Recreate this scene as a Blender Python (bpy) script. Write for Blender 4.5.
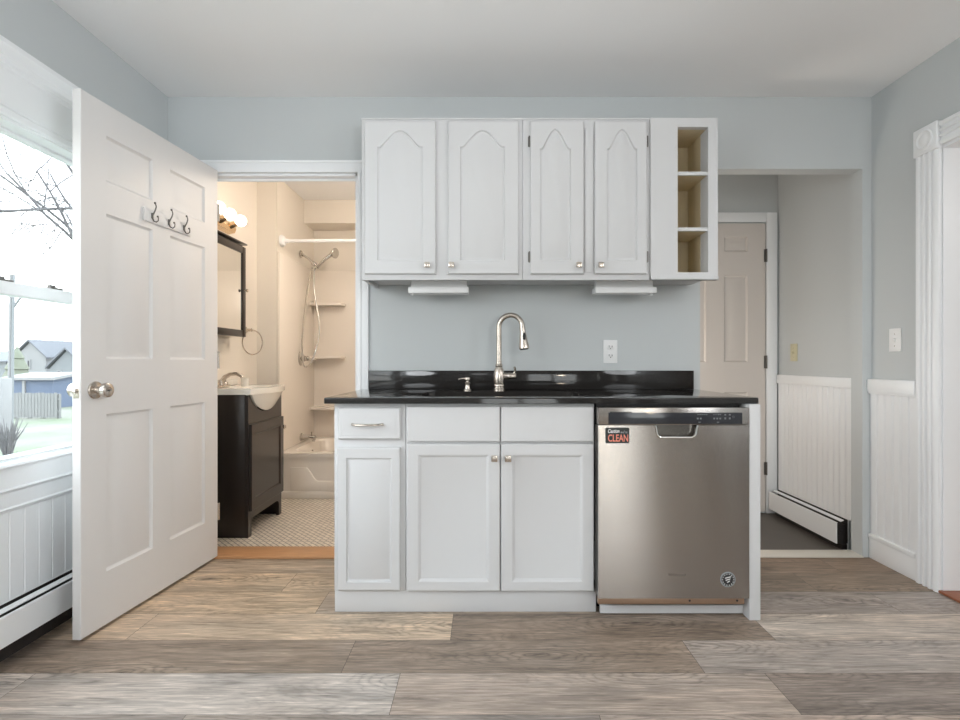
import bpy, bmesh, math, random
from mathutils import Vector, Matrix, noise as mnoise
PI = math.pi
random.seed(7)
SC = bpy.context.scene
for o in list(bpy.data.objects):
    bpy.data.objects.remove(o)

# ------------------------------------------------------------------ camera, light, exposure
EYE, FOC, CX, CY = 1.045, 516.0, 484.0, 361.0
cam = bpy.data.objects.new('camera', bpy.data.cameras.new('camera'))
SC.collection.objects.link(cam)
cam.location = (0, 0, EYE)
cam.rotation_euler = (PI / 2, 0, 0)
cam.data.sensor_width = 36
cam.data.lens = FOC / 960 * 36
cam.data.shift_x = -(CX - 480) / 960
cam.data.shift_y = (CY - 360) / 960
cam.data.clip_start = 0.02
SC.camera = cam

SC.view_settings.view_transform = 'Standard'
SC.view_settings.look = 'None'
SC.view_settings.gamma = 1
SC.view_settings.use_curve_mapping = False
SC.view_settings.exposure = 0.52

w = bpy.data.worlds.new('overcast_sky')
SC.world = w
w.use_nodes = True
nt = w.node_tree
bg = nt.nodes['Background']
tc = nt.nodes.new('ShaderNodeTexCoord')
sx = nt.nodes.new('ShaderNodeSeparateXYZ')
rp = nt.nodes.new('ShaderNodeValToRGB')
nt.links.new(tc.outputs['Generated'], sx.inputs[0])
nt.links.new(sx.outputs['Z'], rp.inputs[0])
rp.color_ramp.elements[0].position = 0.0
rp.color_ramp.elements[0].color = (1.0, 1.0, 1.0, 1)
rp.color_ramp.elements[1].position = 0.6
rp.color_ramp.elements[1].color = (0.80, 0.91, 1.0, 1)
nt.links.new(rp.outputs[0], bg.inputs[0])
bg.inputs[1].default_value = 3.8


def light(name, kind, loc, energy, color=(1, 1, 1), size=0.2, size_y=None, rot=(0, 0, 0), portal=False):
    l = bpy.data.lights.new(name, kind)
    o = bpy.data.objects.new(name, l)
    SC.collection.objects.link(o)
    o.location = loc
    o.rotation_euler = rot
    l.energy = energy
    l.color = color
    if kind == 'AREA':
        l.shape = 'RECTANGLE'
        l.size = size
        l.size_y = size_y or size
        l.cycles.is_portal = portal
    else:
        l.shadow_soft_size = size
    return o


# daylight guides in the left window and the added rear one (light portals give no light of their own)
light('window_portal', 'AREA', (-1.80, 1.25, 1.30), 1, size=1.9, size_y=1.2, rot=(0, -PI / 2, 0), portal=True)
light('added_window_portal', 'AREA', (1.275, -2.32, 1.08), 1, size=1.45, size_y=2.05, rot=(PI / 2, 0, 0), portal=True)
# added fill lights without fixtures, out of view, and the lamp round the hall corner
light('fill_light_by_doorway', 'POINT', (1.90, 0.55, 1.70), 19, (0.93, 0.965, 1.0), 0.3)  # added fill for the left wall, no fixture
light('fill_light_by_window', 'POINT', (-1.50, -0.05, 1.70), 33, (0.93, 0.965, 1.0), 0.3)  # added fill for the right wall, no fixture
light('rear_fill_light', 'POINT', (-0.5, -0.9, 1.75), 2, (0.97, 0.985, 1.0), 0.17)  # weak added fill from behind the camera
light('warm_streak_light', 'POINT', (1.22, -0.9, 1.55), 8, (1.0, 0.80, 0.58), 0.07)  # added to put a warm streak in the dishwasher's reflection
up = light('ceiling_fill_spot', 'SPOT', (0.15, 0.5, 1.62), 22, (0.97, 0.985, 1.0), 0.12)  # added spot that brightens the ceiling
up.data.spot_size = math.radians(95)
up.data.spot_blend = 1.0
up.rotation_euler = (Vector((-.1, 1.7, 2.5)) - Vector((0.15, 0.5, 1.62))).to_track_quat('-Z', 'Y').to_euler()
sd = light('side_fill_spot', 'SPOT', (0.9, 0.45, 1.5), 38, (0.86, 0.94, 1.0), 0.15)  # added cool spot that brightens the left wall and window casing
sd.data.spot_size = math.radians(80)
sd.data.spot_blend = 1.0
sd.rotation_euler = (Vector((-1.68, 1.7, 1.75)) - Vector((0.9, 0.45, 1.5))).to_track_quat('-Z', 'Y').to_euler()
light('next_room_fill', 'POINT', (3.1, 1.2, 2.0), 4, (1.0, 0.96, 0.96), 0.15)  # added fill that lights the doorway jamb
light('next_room_area_fill', 'AREA', (4.05, 1.70, 1.35), 8, (0.90, 0.95, 1.0), size=1.6, size_y=1.7, rot=(0, PI / 2, 0))  # added area light shining in through the doorway
light('hall_lamp', 'POINT', (0.75, 3.25, 0.95), 9, (1.0, 0.90, 0.80), 0.1)
light('bathroom_fill_light', 'POINT', (-0.55, 3.30, 2.1), 17, (1.0, 0.87, 0.74), 0.1)  # added bathroom fill besides the lit globes, no fixture

# ------------------------------------------------------------------ materials


def new_mat(name):
    m = bpy.data.materials.new(name)
    m.use_nodes = True
    n = m.node_tree.nodes
    return m, n, m.node_tree.links, n['Principled BSDF']


def paint(name, col, rough=0.5, var=0.03, scale=6.0, bump=0.0, bscale=120.0, metal=0.0, spec=0.5, stretch=(1, 1, 1), coat=0.0):
    """One plain finish: a colour with slight broad unevenness and, where wanted, a fine surface texture."""
    m, n, l, b = new_mat(name)
    tc = n.new('ShaderNodeTexCoord')
    mp = n.new('ShaderNodeMapping')
    mp.inputs['Scale'].default_value = stretch
    l.new(tc.outputs['Object'], mp.inputs[0])
    ns = n.new('ShaderNodeTexNoise')
    ns.inputs['Scale'].default_value = scale
    ns.inputs['Detail'].default_value = 3
    l.new(mp.outputs[0], ns.inputs['Vector'])
    mx = n.new('ShaderNodeMix')
    mx.data_type = 'RGBA'
    mx.inputs[6].default_value = (*[c * (1 - var) for c in col], 1)
    mx.inputs[7].default_value = (*[min(1, c * (1 + var)) for c in col], 1)
    l.new(ns.outputs['Fac'], mx.inputs[0])
    l.new(mx.outputs[2], b.inputs['Base Color'])
    b.inputs['Roughness'].default_value = rough
    b.inputs['Metallic'].default_value = metal
    b.inputs['Specular IOR Level'].default_value = spec
    b.inputs['Coat Weight'].default_value = coat
    b.inputs['Coat Roughness'].default_value = 0.1
    if bump:
        n2 = n.new('ShaderNodeTexNoise')
        n2.inputs['Scale'].default_value = bscale
        n2.inputs['Detail'].default_value = 2
        l.new(mp.outputs[0], n2.inputs['Vector'])
        bp = n.new('ShaderNodeBump')
        bp.inputs['Strength'].default_value = bump
        bp.inputs['Distance'].default_value = 0.002
        l.new(n2.outputs['Fac'], bp.inputs['Height'])
        l.new(bp.outputs[0], b.inputs['Normal'])
    return m


M = {}
M['wall'] = paint('blue_grey_wall_paint', (0.565, 0.592, 0.60), 0.55, 0.012, 2, 0.05, 300)
M['reflected_dark'] = paint('dark_paint_for_reflection', (0.022, 0.018, 0.015), 0.6, 0.03, 2)  # near-black, chosen for the dark side of the dishwasher's reflection
M['ceiling'] = paint('ceiling_paint', (0.87, 0.87, 0.87), 0.7, 0.012, 1.5)
M['cream_wall'] = paint('cream_wall_paint', (0.78, 0.72, 0.64), 0.55, 0.012, 2)
M['white'] = paint('white_cabinet_paint', (0.66, 0.66, 0.668), 0.5, 0.01, 5, 0.03, 60, spec=0.3)
M['trim'] = paint('white_trim_paint', (0.87, 0.885, 0.90), 0.35, 0.01, 5)
M['door'] = paint('white_door_paint', (0.73, 0.715, 0.705), 0.45, 0.01, 4, 0.04, 40, spec=0.35, stretch=(6, 6, 0.6))
M['halldoor'] = paint('beige_door_paint', (0.66, 0.61, 0.57), 0.4, 0.01, 4)
M['heater'] = paint('heater_enamel', (0.84, 0.855, 0.87), 0.4, 0.01, 4)
M['black'] = paint('black_metal', (0.012, 0.012, 0.013), 0.5, 0.1, 8)
M['fins_shade'] = paint('rusty_fins_and_shade', (0.016, 0.012, 0.011), 0.7, 0.5, 40)  # fins, and the shade painted black in the heater gaps
M['nickel'] = paint('brushed_nickel', (0.60, 0.54, 0.48), 0.26, 0.06, 30, 0, metal=1.0, stretch=(1, 1, 12))
M['showermetal'] = paint('shower_nickel', (0.56, 0.54, 0.51), 0.16, 0.05, 20, metal=1.0)
M['chrome'] = paint('polished_chrome', (0.78, 0.77, 0.75), 0.08, 0.02, 8, metal=1.0)
M['pewter'] = paint('dark_pewter', (0.16, 0.15, 0.14), 0.35, 0.1, 20, metal=0.9)
M['brass'] = paint('satin_brass', (0.70, 0.52, 0.32), 0.25, 0.05, 10, metal=1.0)
M['espresso'] = paint('espresso_stained_wood', (0.013, 0.008, 0.006), 0.28, 0.25, 5, 0.03, 30, stretch=(8, 8, 0.6), coat=0.25)
M['porcelain'] = paint('glossy_porcelain', (0.86, 0.82, 0.75), 0.15, 0.01, 4, coat=0.3)
M['acrylic'] = paint('cream_acrylic', (0.88, 0.81, 0.73), 0.25, 0.01, 3)
M['plastic'] = paint('white_plastic', (0.85, 0.85, 0.85), 0.35, 0.01, 6)
M['ivory'] = paint('ivory_plastic', (0.62, 0.58, 0.40), 0.4, 0.01, 6)
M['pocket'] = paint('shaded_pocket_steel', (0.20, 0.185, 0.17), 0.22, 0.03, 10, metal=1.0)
M['slot'] = paint('dark_slot', (0.03, 0.03, 0.03), 0.6, 0.05, 8)
M['oakstrip'] = paint('orange_oak', (0.56, 0.30, 0.145), 0.4, 0.22, 7, 0.05, 60, stretch=(1.5, 14, 14))
M['redoak'] = paint('red_brown_wood', (0.30, 0.10, 0.045), 0.4, 0.2, 7, stretch=(14, 1.5, 14))
M['palestrip'] = paint('pale_painted_wood', (0.70, 0.66, 0.59), 0.5, 0.05, 8, stretch=(1.5, 14, 14))
M['hallfloor'] = paint('grey_brown_vinyl', (0.105, 0.092, 0.080), 0.5, 0.15, 9, 0.05, 90)
M['rawwood'] = paint('unpainted_yellow_wood', (0.66, 0.55, 0.36), 0.55, 0.1, 5, stretch=(8, 8, 1))
M['dwglass'] = paint('dark_control_glass', (0.030, 0.031, 0.037), 0.12, 0.02, 5)
M['rawedge'] = paint('brown_metal_edge', (0.32, 0.21, 0.14), 0.4, 0.1, 20, metal=0.5)
M['pad'] = paint('white_insulation', (0.6, 0.6, 0.6), 0.9, 0.1, 60)
M['sinksteel'] = paint('satin_sink_steel', (0.62, 0.60, 0.57), 0.22, 0.03, 20, metal=1.0)
M['magblack'] = paint('magnet_black', (0.02, 0.022, 0.02), 0.4, 0.05, 20)
M['magred'] = paint('magnet_salmon_ink', (0.85, 0.27, 0.19), 0.5, 0.02, 20)
M['ink_white'] = paint('white_ink', (0.85, 0.85, 0.85), 0.5, 0.02, 20)
M['ink_grey'] = paint('grey_ink', (0.34, 0.36, 0.38), 0.5, 0.02, 20)
M['ink_dim'] = paint('dim_panel_ink', (0.17, 0.18, 0.19), 0.5, 0.02, 20)
M['ink_dark'] = paint('engraved_ink', (0.22, 0.19, 0.165), 0.35, 0.02, 20, metal=0.7)
M['bark'] = paint('tree_bark', (0.110, 0.105, 0.110), 0.9, 0.3, 20)
M['extwhite'] = paint('white_siding', (0.231, 0.231, 0.237), 0.6, 0.03, 2)
M['extroof'] = paint('grey_shingles', (0.138, 0.143, 0.160), 0.9, 0.1, 3)
M['extgreyhouse'] = paint('pale_grey_siding', (0.187, 0.198, 0.209), 0.7, 0.03, 2)
M['extblue'] = paint('blue_shed_boards', (0.094, 0.121, 0.182), 0.7, 0.06, 2, stretch=(8, 8, 0.5))
M['extshrub'] = paint('pale_green_leaves', (0.143, 0.154, 0.116), 0.9, 0.3, 2)
M['extfence'] = paint('weathered_white_boards', (0.198, 0.198, 0.198), 0.8, 0.06, 2, stretch=(8, 8, 0.5))


def mat_glass():
    m, n, l, b = new_mat('window_glass')
    n.remove(b)
    out = n['Material Output']
    t = n.new('ShaderNodeBsdfTransparent')
    t.inputs[0].default_value = (0.97, 0.985, 0.98, 1)
    g = n.new('ShaderNodeBsdfGlossy')
    g.inputs['Roughness'].default_value = 0.0
    f = n.new('ShaderNodeLayerWeight')
    f.inputs['Blend'].default_value = 0.5
    pw = n.new('ShaderNodeMath'); pw.operation = 'POWER'; pw.inputs[1].default_value = 5.0
    l.new(f.outputs['Facing'], pw.inputs[0])
    mr = n.new('ShaderNodeMapRange')
    mr.inputs[3].default_value = 0.03
    mr.inputs[4].default_value = 0.9
    l.new(pw.outputs[0], mr.inputs[0])
    mx = n.new('ShaderNodeMixShader')
    l.new(mr.outputs[0], mx.inputs[0])
    l.new(t.outputs[0], mx.inputs[1])
    l.new(g.outputs[0], mx.inputs[2])
    l.new(mx.outputs[0], out.inputs[0])
    return m


def mat_granite():
    m, n, l, b = new_mat('black_granite')
    tc = n.new('ShaderNodeTexCoord')
    v = n.new('ShaderNodeTexVoronoi')
    v.inputs['Scale'].default_value = 240
    l.new(tc.outputs['Object'], v.inputs['Vector'])
    r = n.new('ShaderNodeValToRGB')
    e = r.color_ramp.elements
    e[0].position = 0.0
    e[0].color = (0.022, 0.020, 0.019, 1)
    e[1].position = 1.0
    e[1].color = (0.020, 0.018, 0.017, 1)
    e2 = e.new(0.86); e2.color = (0.024, 0.022, 0.021, 1)
    e3 = e.new(0.93); e3.color = (0.035, 0.033, 0.030, 1)
    s = n.new('ShaderNodeSeparateColor')
    l.new(v.outputs['Color'], s.inputs[0])
    l.new(s.outputs[0], r.inputs[0])
    l.new(r.outputs[0], b.inputs['Base Color'])
    b.inputs['Roughness'].default_value = 0.06
    b.inputs['Specular IOR Level'].default_value = 0.4
    return m


def mat_steel():
    m, n, l, b = new_mat('brushed_stainless_steel')
    tc = n.new('ShaderNodeTexCoord')
    mp = n.new('ShaderNodeMapping')
    mp.inputs['Scale'].default_value = (1.2, 1.2, 1800)
    l.new(tc.outputs['Object'], mp.inputs[0])
    ns = n.new('ShaderNodeTexNoise')
    ns.inputs['Scale'].default_value = 1.0
    ns.inputs['Detail'].default_value = 3
    l.new(mp.outputs[0], ns.inputs['Vector'])
    mx = n.new('ShaderNodeMix')
    mx.data_type = 'RGBA'
    mx.inputs[6].default_value = (0.40, 0.37, 0.345, 1)
    mx.inputs[7].default_value = (0.45, 0.42, 0.395, 1)
    l.new(ns.outputs['Fac'], mx.inputs[0])
    l.new(mx.outputs[2], b.inputs['Base Color'])
    b.inputs['Metallic'].default_value = 1.0
    b.inputs['Roughness'].default_value = 0.16
    # brushing: the fine horizontal scratches tilt the surface up and down, so reflections smear vertically
    sz = n.new('ShaderNodeSeparateXYZ')
    l.new(tc.outputs['Object'], sz.inputs[0])
    acc = None
    for k in (7000.0, 9100.0):
        mu = n.new('ShaderNodeMath'); mu.operation = 'MULTIPLY'; mu.inputs[1].default_value = k
        l.new(sz.outputs['Z'], mu.inputs[0])
        wn = n.new('ShaderNodeTexWhiteNoise'); wn.noise_dimensions = '1D'
        l.new(mu.outputs[0], wn.inputs['W'])
        if acc is None:
            acc = wn.outputs['Value']
        else:
            ad = n.new('ShaderNodeMath'); ad.operation = 'ADD'
            l.new(acc, ad.inputs[0]); l.new(wn.outputs['Value'], ad.inputs[1])
            acc = ad.outputs[0]
    mr = n.new('ShaderNodeMapRange')
    mr.inputs[1].default_value = 0.0; mr.inputs[2].default_value = 2.0
    mr.inputs[3].default_value = -0.34; mr.inputs[4].default_value = 0.34
    l.new(acc, mr.inputs[0])
    cb = n.new('ShaderNodeCombineXYZ')
    l.new(mr.outputs[0], cb.inputs['Z'])
    ge = n.new('ShaderNodeNewGeometry')
    av = n.new('ShaderNodeVectorMath'); av.operation = 'ADD'
    l.new(ge.outputs['Normal'], av.inputs[0]); l.new(cb.outputs[0], av.inputs[1])
    nv = n.new('ShaderNodeVectorMath'); nv.operation = 'NORMALIZE'
    l.new(av.outputs[0], nv.inputs[0])
    l.new(nv.outputs[0], b.inputs['Normal'])
    return m


def mat_emit(name, col, s):
    m, n, l, b = new_mat(name)
    b.inputs['Base Color'].default_value = (0.9, 0.9, 0.88, 1)
    b.inputs['Emission Color'].default_value = (*col, 1)
    b.inputs['Emission Strength'].default_value = s
    ns = n.new('ShaderNodeTexNoise')
    ns.inputs['Scale'].default_value = 4
    mr = n.new('ShaderNodeMapRange')
    mr.inputs[3].default_value = 0.3
    mr.inputs[4].default_value = 0.36
    l.new(ns.outputs['Fac'], mr.inputs[0])
    l.new(mr.outputs[0], b.inputs['Roughness'])
    return m


def mat_planks():
    m, n, l, b = new_mat('vinyl_wood_planks')
    at = n.new('ShaderNodeAttribute'); at.attribute_name = 'tone'
    sd = n.new('ShaderNodeAttribute'); sd.attribute_name = 'seed'
    tc = n.new('ShaderNodeTexCoord')
    add = n.new('ShaderNodeVectorMath'); add.operation = 'ADD'
    l.new(tc.outputs['Object'], add.inputs[0])
    l.new(sd.outputs['Color'], add.inputs[1])

    def nz(scale, sxyz, det, dist=0.0, rough=0.6):
        mp = n.new('ShaderNodeMapping'); mp.inputs['Scale'].default_value = sxyz
        l.new(add.outputs[0], mp.inputs[0])
        t = n.new('ShaderNodeTexNoise')
        t.inputs['Scale'].default_value = scale
        t.inputs['Detail'].default_value = det
        t.inputs['Distortion'].default_value = dist
        t.inputs['Roughness'].default_value = rough
        l.new(mp.outputs[0], t.inputs['Vector'])
        return t.outputs['Fac']

    def ramp(src, stops):
        r = n.new('ShaderNodeValToRGB')
        e = r.color_ramp.elements
        while len(e) > 1:
            e.remove(e[-1])
        e[0].position = stops[0][0]; e[0].color = (*[stops[0][1]] * 3, 1)
        for p, v in stops[1:]:
            q = e.new(p); q.color = (*[v] * 3, 1)
        l.new(src, r.inputs[0])
        return r.outputs[0]

    def mul(a, c, f=1.0):
        x = n.new('ShaderNodeMix'); x.data_type = 'RGBA'; x.blend_type = 'MULTIPLY'
        x.inputs[0].default_value = f
        l.new(a, x.inputs[6]); l.new(c, x.inputs[7])
        return x.outputs[2]

    fine = ramp(nz(5, (1.5, 27, 1), 9, 0.55, 0.68), [(0.25, 0.30), (0.40, 0.80), (0.54, 1.06), (0.70, 1.6)])
    mid = ramp(nz(3, (1.1, 9, 1), 6, 1.3, 0.62), [(0.27, 0.48), (0.40, 0.88), (0.52, 1.0), (0.64, 1.12), (0.74, 1.42)])
    broad = ramp(nz(2.2, (0.9, 5.0, 1), 3, 0.8), [(0.28, 0.74), (0.5, 1.0), (0.7, 1.2)])
    # knots with grain rings flowing round them
    mpk = n.new('ShaderNodeMapping'); mpk.inputs['Scale'].default_value = (1.35, 4.8, 1)
    l.new(add.outputs[0], mpk.inputs[0])
    wv = n.new('ShaderNodeTexNoise'); wv.inputs['Scale'].default_value = 4.0; wv.inputs['Detail'].default_value = 4
    l.new(mpk.outputs[0], wv.inputs['Vector'])
    sc_ = n.new('ShaderNodeVectorMath'); sc_.operation = 'SCALE'; sc_.inputs['Scale'].default_value = 0.34
    l.new(wv.outputs['Color'], sc_.inputs[0])
    ad2 = n.new('ShaderNodeVectorMath'); ad2.operation = 'ADD'
    l.new(mpk.outputs[0], ad2.inputs[0]); l.new(sc_.outputs[0], ad2.inputs[1])
    vo = n.new('ShaderNodeTexVoronoi'); vo.voronoi_dimensions = '2D'; vo.inputs['Scale'].default_value = 1.0; vo.inputs['Randomness'].default_value = 0.9
    l.new(ad2.outputs[0], vo.inputs['Vector'])
    knot = ramp(vo.outputs['Distance'], [(0.0, 0.25), (0.02, 0.45), (0.05, 0.88), (0.09, 1.0), (1.0, 1.0)])
    mm = n.new('ShaderNodeMath'); mm.operation = 'MULTIPLY'; mm.inputs[1].default_value = 30
    l.new(vo.outputs['Distance'], mm.inputs[0])
    fr = n.new('ShaderNodeMath'); fr.operation = 'PINGPONG'; fr.inputs[1].default_value = 1.0
    l.new(mm.outputs[0], fr.inputs[0])
    rings = ramp(fr.outputs[0], [(0.0, 0.58), (0.4, 0.98), (1.0, 1.18)])
    fade = ramp(vo.outputs['Distance'], [(0.0, 1.0), (0.25, 0.7), (0.5, 0.3), (1.0, 0.2)])
    pick = n.new('ShaderNodeSeparateColor')
    l.new(vo.outputs['Color'], pick.inputs[0])
    gate = ramp(pick.outputs[0], [(0.30, 0.0), (0.40, 1.0)])
    fg = n.new('ShaderNodeMath'); fg.operation = 'MULTIPLY'
    l.new(fade, fg.inputs[0]); l.new(gate, fg.inputs[1])
    c = mul(at.outputs['Color'], fine)
    c = mul(c, mid)
    c = mul(c, broad)
    for src, fac in ((rings, fg.outputs[0]), (knot, gate)):
        x = n.new('ShaderNodeMix'); x.data_type = 'RGBA'; x.blend_type = 'MULTIPLY'
        l.new(fac, x.inputs[0]); l.new(c, x.inputs[6]); l.new(src, x.inputs[7])
        c = x.outputs[2]
    # warm / cool drift
    hu = n.new('ShaderNodeMix'); hu.data_type = 'RGBA'
    hu.inputs[6].default_value = (1.06, 0.98, 0.90, 1); hu.inputs[7].default_value = (0.96, 1.0, 1.03, 1)
    l.new(nz(1.3, (1, 4, 1), 3), hu.inputs[0])
    c = mul(c, hu.outputs[2])
    l.new(c, b.inputs['Base Color'])
    b.inputs['Roughness'].default_value = 0.42
    bp = n.new('ShaderNodeBump'); bp.inputs['Strength'].default_value = 0.12; bp.inputs['Distance'].default_value = 0.002
    l.new(fine, bp.inputs['Height'])
    l.new(bp.outputs[0], b.inputs['Normal'])
    return m


def mat_mosaic():
    m, n, l, b = new_mat('mosaic_floor_tile')
    tc = n.new('ShaderNodeTexCoord')
    mp = n.new('ShaderNodeMapping')
    mp.inputs['Rotation'].default_value = (0, 0, math.radians(45))
    l.new(tc.outputs['Object'], mp.inputs[0])
    br = n.new('ShaderNodeTexBrick')
    br.inputs['Scale'].default_value = 1.0
    br.inputs['Brick Width'].default_value = 0.052
    br.inputs['Row Height'].default_value = 0.026
    br.inputs['Mortar Size'].default_value = 0.0028
    br.inputs['Mortar Smooth'].default_value = 0.3
    br.inputs['Color1'].default_value = (0.80, 0.72, 0.61, 1)
    br.inputs['Color2'].default_value = (0.70, 0.62, 0.52, 1)
    br.inputs['Mortar'].default_value = (0.22, 0.19, 0.165, 1)
    l.new(mp.outputs[0], br.inputs['Vector'])
    l.new(br.outputs['Color'], b.inputs['Base Color'])
    b.inputs['Roughness'].default_value = 0.35
    return m


def mat_lawn():
    m, n, l, b = new_mat('pale_lawn')
    tc = n.new('ShaderNodeTexCoord')
    ns = n.new('ShaderNodeTexNoise'); ns.inputs['Scale'].default_value = 0.35; ns.inputs['Detail'].default_value = 8
    l.new(tc.outputs['Object'], ns.inputs['Vector'])
    r = n.new('ShaderNodeValToRGB')
    r.color_ramp.elements[0].position = 0.35; r.color_ramp.elements[0].color = (0.13, 0.16, 0.10, 1)
    r.color_ramp.elements[1].position = 0.62; r.color_ramp.elements[1].color = (0.21, 0.20, 0.18, 1)
    l.new(ns.outputs['Fac'], r.inputs[0])
    l.new(r.outputs[0], b.inputs['Base Color'])
    b.inputs['Roughness'].default_value = 0.95
    return m


M['glass'] = mat_glass()
M['granite'] = mat_granite()
M['steel'] = mat_steel()
M['globe'] = mat_emit('lit_bulb_glass', (1.0, 0.84, 0.68), 4.5)
M['planks'] = mat_planks()
M['mosaic'] = mat_mosaic()
M['lawn'] = mat_lawn()
M['mirror'] = paint('mirror_silver', (0.82, 0.82, 0.80), 0.02, 0.005, 3, metal=1.0)

# ------------------------------------------------------------------ helpers


def gx(px, d):
    return (px - CX) * d / FOC


def gz(py, d):
    return EYE - (py - CY) * d / FOC


def arc_pts(cx, cy, r, a0, a1, n):
    return [(cx + r * math.cos(a0 + (a1 - a0) * i / n), cy + r * math.sin(a0 + (a1 - a0) * i / n)) for i in range(n + 1)]


def round_rect(x0, x1, y0, y1, r, n=6):
    return (arc_pts(x1 - r, y1 - r, r, 0, PI / 2, n) + arc_pts(x0 + r, y1 - r, r, PI / 2, PI, n)
            + arc_pts(x0 + r, y0 + r, r, PI, 1.5 * PI, n) + arc_pts(x1 - r, y0 + r, r, 1.5 * PI, 2 * PI, n))


def inset(poly, d):
    """Move a counter-clockwise outline inwards by d, vertex for vertex."""
    out = []
    n = len(poly)
    for i in range(n):
        p0, p1, p2 = Vector(poly[i - 1]), Vector(poly[i]), Vector(poly[(i + 1) % n])
        a, c = (p1 - p0), (p2 - p1)
        a = a.normalized() if a.length > 1e-9 else c.normalized()
        c = c.normalized() if c.length > 1e-9 else a
        na, nc = Vector((-a.y, a.x)), Vector((-c.y, c.x))
        k = na + nc
        k = na if k.length < 1e-6 else k.normalized()
        s = d / max(0.5, k.dot(na))
        out.append((p1.x + k.x * s, p1.y + k.y * s))
    return out


class MB:
    def __init__(s):
        s.bm = bmesh.new()

    def box(s, x0, x1, y0, y1, z0, z1, bev=0.0, seg=2):
        b = bmesh.new()
        bmesh.ops.create_cube(b, size=1)
        for v in b.verts:
            v.co = Vector(((x0 + x1) / 2 + v.co.x * (x1 - x0), (y0 + y1) / 2 + v.co.y * (y1 - y0), (z0 + z1) / 2 + v.co.z * (z1 - z0)))
        if bev:
            bmesh.ops.bevel(b, geom=list(b.edges), offset=bev, segments=seg, profile=0.5, affect='EDGES')
        s.merge(b)
        return s

    def merge(s, b, mat=None):
        if mat is not None:
            bmesh.ops.transform(b, matrix=mat, verts=b.verts)
        me = bpy.data.meshes.new('t')
        b.to_mesh(me)
        b.free()
        s.bm.from_mesh(me)
        bpy.data.meshes.remove(me)

    def prism(s, pts, axis, a0, a1):
        """Outline of 2D points extruded along an axis: 'x' -> (y,z), 'y' -> (x,z), 'z' -> (x,y)."""
        f = {'x': lambda p, a: (a, p[0], p[1]), 'y': lambda p, a: (p[0], a, p[1]), 'z': lambda p, a: (p[0], p[1], a)}[axis]
        b = bmesh.new()
        A = [b.verts.new(f(p, a0)) for p in pts]
        B = [b.verts.new(f(p, a1)) for p in pts]
        n = len(pts)
        for i in range(n):
            b.faces.new((A[i], A[(i + 1) % n], B[(i + 1) % n], B[i]))
        b.faces.new(A[::-1])
        b.faces.new(B)
        bmesh.ops.recalc_face_normals(b, faces=b.faces)
        s.merge(b)
        return s

    def plate(s, outer, holes, z0, z1):
        """Horizontal plate with holes."""
        b = bmesh.new()
        for z in (z0, z1):
            es = []
            for lp in [outer] + holes:
                vs = [b.verts.new((p[0], p[1], z)) for p in lp]
                es += [b.edges.new((vs[i], vs[(i + 1) % len(vs)])) for i in range(len(vs))]
                if z == z0:
                    lp_store = vs
            bmesh.ops.triangle_fill(b, edges=es, use_beauty=True, use_dissolve=False)
        b.verts.ensure_lookup_table()
        n = sum(len(lp) for lp in [outer] + holes)
        k = 0
        for lp in [outer] + holes:
            m = len(lp)
            for i in range(m):
                a, c = k + i, k + (i + 1) % m
                b.faces.new((b.verts[a], b.verts[c], b.verts[n + c], b.verts[n + a]))
            k += m
        bmesh.ops.recalc_face_normals(b, faces=b.faces)
        s.merge(b)
        return s

    def tube(s, path, r, n=10, closed=False):
        path = [Vector(p) for p in path]
        m = len(path)
        rs = r if isinstance(r, (list, tuple)) else [r] * m
        b = bmesh.new()
        rings = []
        nrm = None
        for i, p in enumerate(path):
            if closed:
                t = path[(i + 1) % m] - path[i - 1]
            else:
                t = path[min(i + 1, m - 1)] - path[max(i - 1, 0)]
            t.normalize()
            if nrm is None:
                nrm = t.orthogonal().normalized()
            else:
                nrm = (nrm - t * nrm.dot(t))
                nrm = nrm.normalized() if nrm.length > 1e-6 else t.orthogonal().normalized()
            bn = t.cross(nrm)
            rings.append([b.verts.new(p + (nrm * math.cos(2 * PI * k / n) + bn * math.sin(2 * PI * k / n)) * rs[i]) for k in range(n)])
        for i in range(m if closed else m - 1):
            A, B = rings[i], rings[(i + 1) % m]
            for k in range(n):
                b.faces.new((A[k], A[(k + 1) % n], B[(k + 1) % n], B[k]))
        if not closed:
            b.faces.new(rings[0][::-1])
            b.faces.new(rings[-1])
        bmesh.ops.recalc_face_normals(b, faces=b.faces)
        s.merge(b)
        return s

    def lathe(s, prof, base, axis=(0, 0, 1), n=20):
        """prof: (radius, height) pairs along axis from base."""
        ax = Vector(axis).normalized()
        u = ax.orthogonal().normalized()
        v = ax.cross(u)
        base = Vector(base)
        b = bmesh.new()
        rings = []
        for r, h in prof:
            if r < 1e-6:
                rings.append([b.verts.new(base + ax * h)])
            else:
                rings.append([b.verts.new(base + ax * h + (u * math.cos(2 * PI * k / n) + v * math.sin(2 * PI * k / n)) * r) for k in range(n)])
        for A, B in zip(rings, rings[1:]):
            for k in range(n):
                q = (k + 1) % n
                if len(A) == 1 and len(B) > 1:
                    b.faces.new((A[0], B[q], B[k]))
                elif len(B) == 1 and len(A) > 1:
                    b.faces.new((A[k], A[q], B[0]))
                elif len(A) > 1:
                    b.faces.new((A[k], A[q], B[q], B[k]))
        if len(rings[0]) > 1:
            b.faces.new(rings[0][::-1])
        if len(rings[-1]) > 1:
            b.faces.new(rings[-1])
        bmesh.ops.recalc_face_normals(b, faces=b.faces)
        s.merge(b)
        return s

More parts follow.
